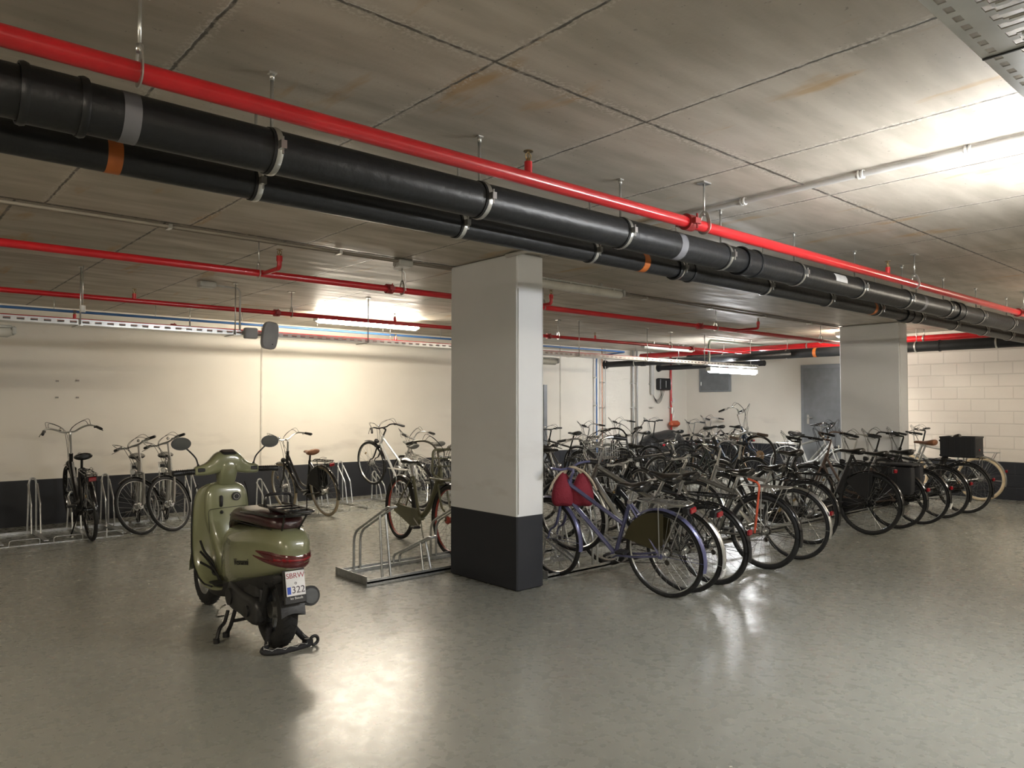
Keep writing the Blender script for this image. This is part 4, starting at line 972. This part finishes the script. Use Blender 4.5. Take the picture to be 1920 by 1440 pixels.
    strip('turn_signal', dk, lambda u: lin(u,(0,.590),(.3,.560),(.65,.520),(.85,.538),(1,.605)), lambda u: lin(u,(0,.596),(.3,.590),(.65,.562),(.85,.577),(1,.645)), 70, -60, th=.004)
    strip('brake_lamp', M_redlens, lambda u: .570+.012*abs(2*u-1), lambda u: .592+.010*abs(2*u-1), 24, -30, 10, .009, tl, 2)
    # soft shoulder crease
    for sg in (1,-1):
        cr = [skin(sg*ph, z, .0005)[0] for ph, z in ((35,.70),(50,.685),(65,.66),(85,.635),(105,.62),(120,.60))]
    # lettering on the left flank
    p, nn = skin(118, .53, .001, .02); p2, _ = skin(112, .53, .001, .02)
    tn = (p2-p); tn.z = 0; tn.normalize(); up = nn.cross(tn).normalized(); up = -up if up.z < 0 else up; xx = up.cross(nn).normalized()
    Rm = Matrix((xx, up, nn)).transposed()
    text('Vesnanni', .056, M_matt, t, 'side_lettering', p+nn*.001, (Rm@Matrix.Rotation(rad(8),3,'Z')).to_euler('XYZ'), .0012, .2)
    # number plate with bracket
    MB().bbox((-.264,0,.425), (.022,.135,.21), .008, Matrix.Rotation(rad(12),3,'Y')).build('plate_bracket', M_plast, t); MB().bbox((-.22,0,.355), (.08,.12,.05), .015).build('plate_support', M_plast, t)
    MB().tube([(-.12,0,.52), (-.20,0,.46)], .035, 8).build('plate_arm', M_plast, t)
    T = Matrix.Rotation(rad(-14),3,'Y')
    pl = MB().bbox((0,0,0), (.006,.118,.145), .002).build('number_plate', mat('plate_white', (.80,.80,.82), .3), t, (-.282,0,.446)); pl.rotation_euler = (0,rad(12),0)
    rr = (rad(90),0,rad(-90)); PR = mat('plate_red', (.30,.02,.03), .4)
    text('SBRW', .043, PR, pl, 'plate_text', (-.0035,0,.043), rr); text('322', .056, mat('plate_dark', (.05,.03,.05), .4), pl, 'plate_text', (-.0035,-.014,-.040), rr)
    MB().box((-.0035,.043,-.040), (.001,.022,.042)).build('blue_field', mat('plate_blue', (.02,.08,.55), .4), pl)
    MB().torus((-.0035,0,.0), .006, .0015, 'x', 16, 4).build('plate_seal', mat('plate_dark'), pl)
    text('les Beaufs', .020, M_white, pl, 'plate_text', (-.003,0,-.086), rr)
    # rear inner fender
    secs = []
    for i in range(9):
        a = rad(70+i*13.); rr_ = R+.03; secs.append([Vector((cos(a)*rr_, u*.075, R+sin(a)*rr_-.02*u*u)) for u in (-1,-.5,0,.5,1)]+[Vector((cos(a)*(rr_-.006), u*.075, R+sin(a)*(rr_-.006)-.02*u*u)) for u in (1,.5,0,-.5,-1)])
    MB().loft(secs).build('rear_fender', M_plast, t)
    # engine and transmission
    b = MB(); 
    secs = [superell(x, cz, hw, hz, .6, cy=.115) for x, cz, hw, hz in ((-.06,.235,.03,.05),(-.03,.235,.045,.08),(.06,.24,.05,.085),(.22,.255,.05,.07),(.36,.27,.052,.095),(.43,.275,.045,.09),(.47,.275,.02,.05))]
    b.loft(secs); b.build('transmission_cover', mat('engine_dark', (.035,.035,.036), .4, .3), t, subsurf=1)
    b = MB(); b.bbox((.10,.09,.36), (.22,.09,.10), .02); b.bbox((.30,0,.30), (.22,.16,.14), .02); b.cyl((.05,.16,.24), (.05,.175,.24), .035, 14); b.cyl((.36,.16,.27), (.36,.175,.27), .055, 16)
    for k in range(5): b.bbox((.24+.018*k,.02,.37), (.008,.14,.06), .002)
    b.tube([(-.03,.10,.30), (.02,.10,.44), (.12,.08,.46)], .018, 8)
    b.build('engine', mat('engine_black', (.020,.020,.021), .45, .2), t)
    MB().tube([(-.02,.095,.24), (-.10,.095,.43)], .022, 10).build('shock_absorber', M_matt, t)
    # exhaust on the right
    b = MB(); b.cyl((-.20,-.128,.335), (.20,-.12,.265), .054, 24); b.cyl((-.215,-.129,.338), (-.19,-.128,.334), .060, 24); mf = b.build('exhaust', M_matt, t)
    MB().cyl((-.22,-.129,.339), (-.216,-.129,.338), .046, 24).build('exhaust_cap', mat('dark_grey_cap', (.05,.055,.055), .4), mf)
    b = MB(); b.tube(rounded([(.20,-.145,.265), (.40,-.12,.20), (.45,-.03,.22)], .05), .018, 8); b.build('exhaust_pipe', M_matt, t)
    # stands
    b = MB()
    b.tube(rounded([(.34,.13,.20), (.36,.155,.08), (.40,.17,.018)], .03), .013, 8); b.tube(rounded([(.34,-.13,.20), (.36,-.155,.08), (.40,-.17,.018)], .03), .013, 8); b.tube([(.35,.14,.11), (.35,-.14,.11)], .011, 8)
    b.cyl((.40,.17,.0), (.40,.17,.03), .022, 10); b.cyl((.40,-.17,.0), (.40,-.17,.03), .022, 10); b.build('centre_stand', M_matt, t)
    b = MB(); b.tube(rounded([(.40,.16,.17), (.37,.19,.10), (.33,.235,.09), (.31,.26,.02)], .03), .012, 8); b.cyl((.31,.26,.0), (.31,.262,.03), .02, 10); b.build('side_stand', M_matt, t)
    b = MB(); b.tube(rounded([(.43,.165,.20), (.43,.21,.185), (.47,.215,.12), (.47,.16,.12)], .02), .006, 6); b.build('kick_lever', M_chrome, t)
    # handlebar cowl
    cw = []
    for y, xc, zc, hx, hz in ((-.226,.925,1.036,.030,.024),(-.218,.925,1.038,.036,.034),(-.15,.928,1.044,.042,.040),(-.112,.930,1.062,.055,.054),(-.085,.930,1.085,.066,.072),(-.045,.930,1.098,.070,.080),(.045,.930,1.098,.070,.080),(.085,.930,1.085,.066,.072),(.112,.930,1.062,.055,.054),(.15,.928,1.044,.042,.040),(.218,.925,1.038,.036,.034),(.226,.925,1.036,.030,.024)):
        cw.append([Vector((xc+math.copysign(abs(cos(a))**.6, cos(a))*hx, y, zc+math.copysign(abs(sin(a))**.6, sin(a))*hz)) for a in [2*pi*i/18 for i in range(18)]])
    cowl = MB().loft(cw).build('handlebar_cowl', G, t, subsurf=1)
    nk = [[Vector((xc+math.copysign(abs(cos(a))**.5, cos(a))*hx, math.copysign(abs(sin(a))**.5, sin(a))*hy, z)) for a in [2*pi*i/16 for i in range(16)]] for z, xc, hx, hy in ((.92,.955,.045,.058),(.96,.945,.055,.062),(1.03,.925,.072,.068),(1.13,.918,.070,.066))]
    MB().loft(nk).build('steering_neck', G, t, subsurf=1)
    MB().bbox((.895,0,1.165), (.085,.105,.02), .009, Matrix.Rotation(rad(-14),3,'Y')).build('instrument_panel', mat('dark_display', (.02,.02,.02), .2), cowl)
    for s in (-1,1):
        g = MB(); g.tube([(.925,s*.215,1.036), (.915,s*.235,1.035), (.90,s*.37,1.030), (.899,s*.375,1.03)], [.018,.020,.020,.014], 14)
        for k in range(8): g.torus((.905-.0,s*(.25+.014*k),1.0345), .0195, .002, 'y', 14, 4)
        go = g.build('grip', M_plast, cowl)
        MB().bbox((.890,s*.185,1.045), (.012,.050,.028), .005).build('switch_block', M_matt, cowl)
        MB().tube(spline([(.96,s*.20,1.025), (.985,s*.26,1.02), (.975,s*.36,1.012)], 5), .007, 6, flat=.5).build('brake_lever', M_chrome, cowl)
        m = MB(); m.tube([(.93,s*.195,1.06), (.93,s*.197,1.085)], [.014,.007], 8); m.tube(spline([(.93,s*.197,1.08), (.93,s*.215,1.13), (.925,s*.265,1.185), (.925,s*.290,1.205)], 5), .0055, 8)
        mo = m.build('mirror_stem', M_matt, t)
        ms = []
        for xx, k in ((.955,.2),(.952,.6),(.94,.9),(.925,1.),(.917,1.)):
            ms.append([Vector((xx, s*.315+cos(a)*.066*k, 1.232+sin(a)*.045*k+s*0*.1)) for a in [2*pi*i/22 for i in range(22)]])
        MB().loft(ms).build('mirror_shell', M_plast, mo)
        mg = [[Vector((xx, s*.315+cos(a)*.058, 1.232+sin(a)*.037)) for a in [2*pi*i/22 for i in range(22)]] for xx in (.918,.915)]
        MB().loft(mg).build('mirror_glass', mat('mirror_glass', (.12,.13,.13), .08, .6), mo)
    return t
scooter()
# chain lock
t = thing('chain_lock', 'black fabric sleeved chain lock with pale zigzag lying under the scooter rear wheel', 'lock', (0,0,0))
pts = spline([(1.955,4.50,.14), (1.935,4.46,.13), (1.905,4.41,.05), (1.860,4.365,.022), (1.95,4.315,.020), (2.06,4.315,.020), (2.15,4.345,.022), (2.13,4.41,.05), (2.085,4.47,.12), (2.075,4.50,.14)], 6)
MB().tube(pts, .020, 10, flat=.85).build('sleeve', mat('black_fabric_sleeve', (.015,.015,.018), .8, 0, .3, 120), t)
zz = []
for i, p in enumerate(pts):
    if 10 < i < 44: zz.append(p+Vector((0, -.016 if i % 4 < 2 else .010, .012 if i % 4 < 2 else .019)))
MB().tube(zz[::2], .0018, 4).build('zigzag_thread', mat('pale_thread', (.65,.65,.62), .5), t)
b = MB(); b.torus((2.175,4.34,.035), .026, .010, 'y', 20, 8); b.bbox((2.135,4.345,.03), (.06,.05,.045), .01); b.build('padlock', M_matt, t)
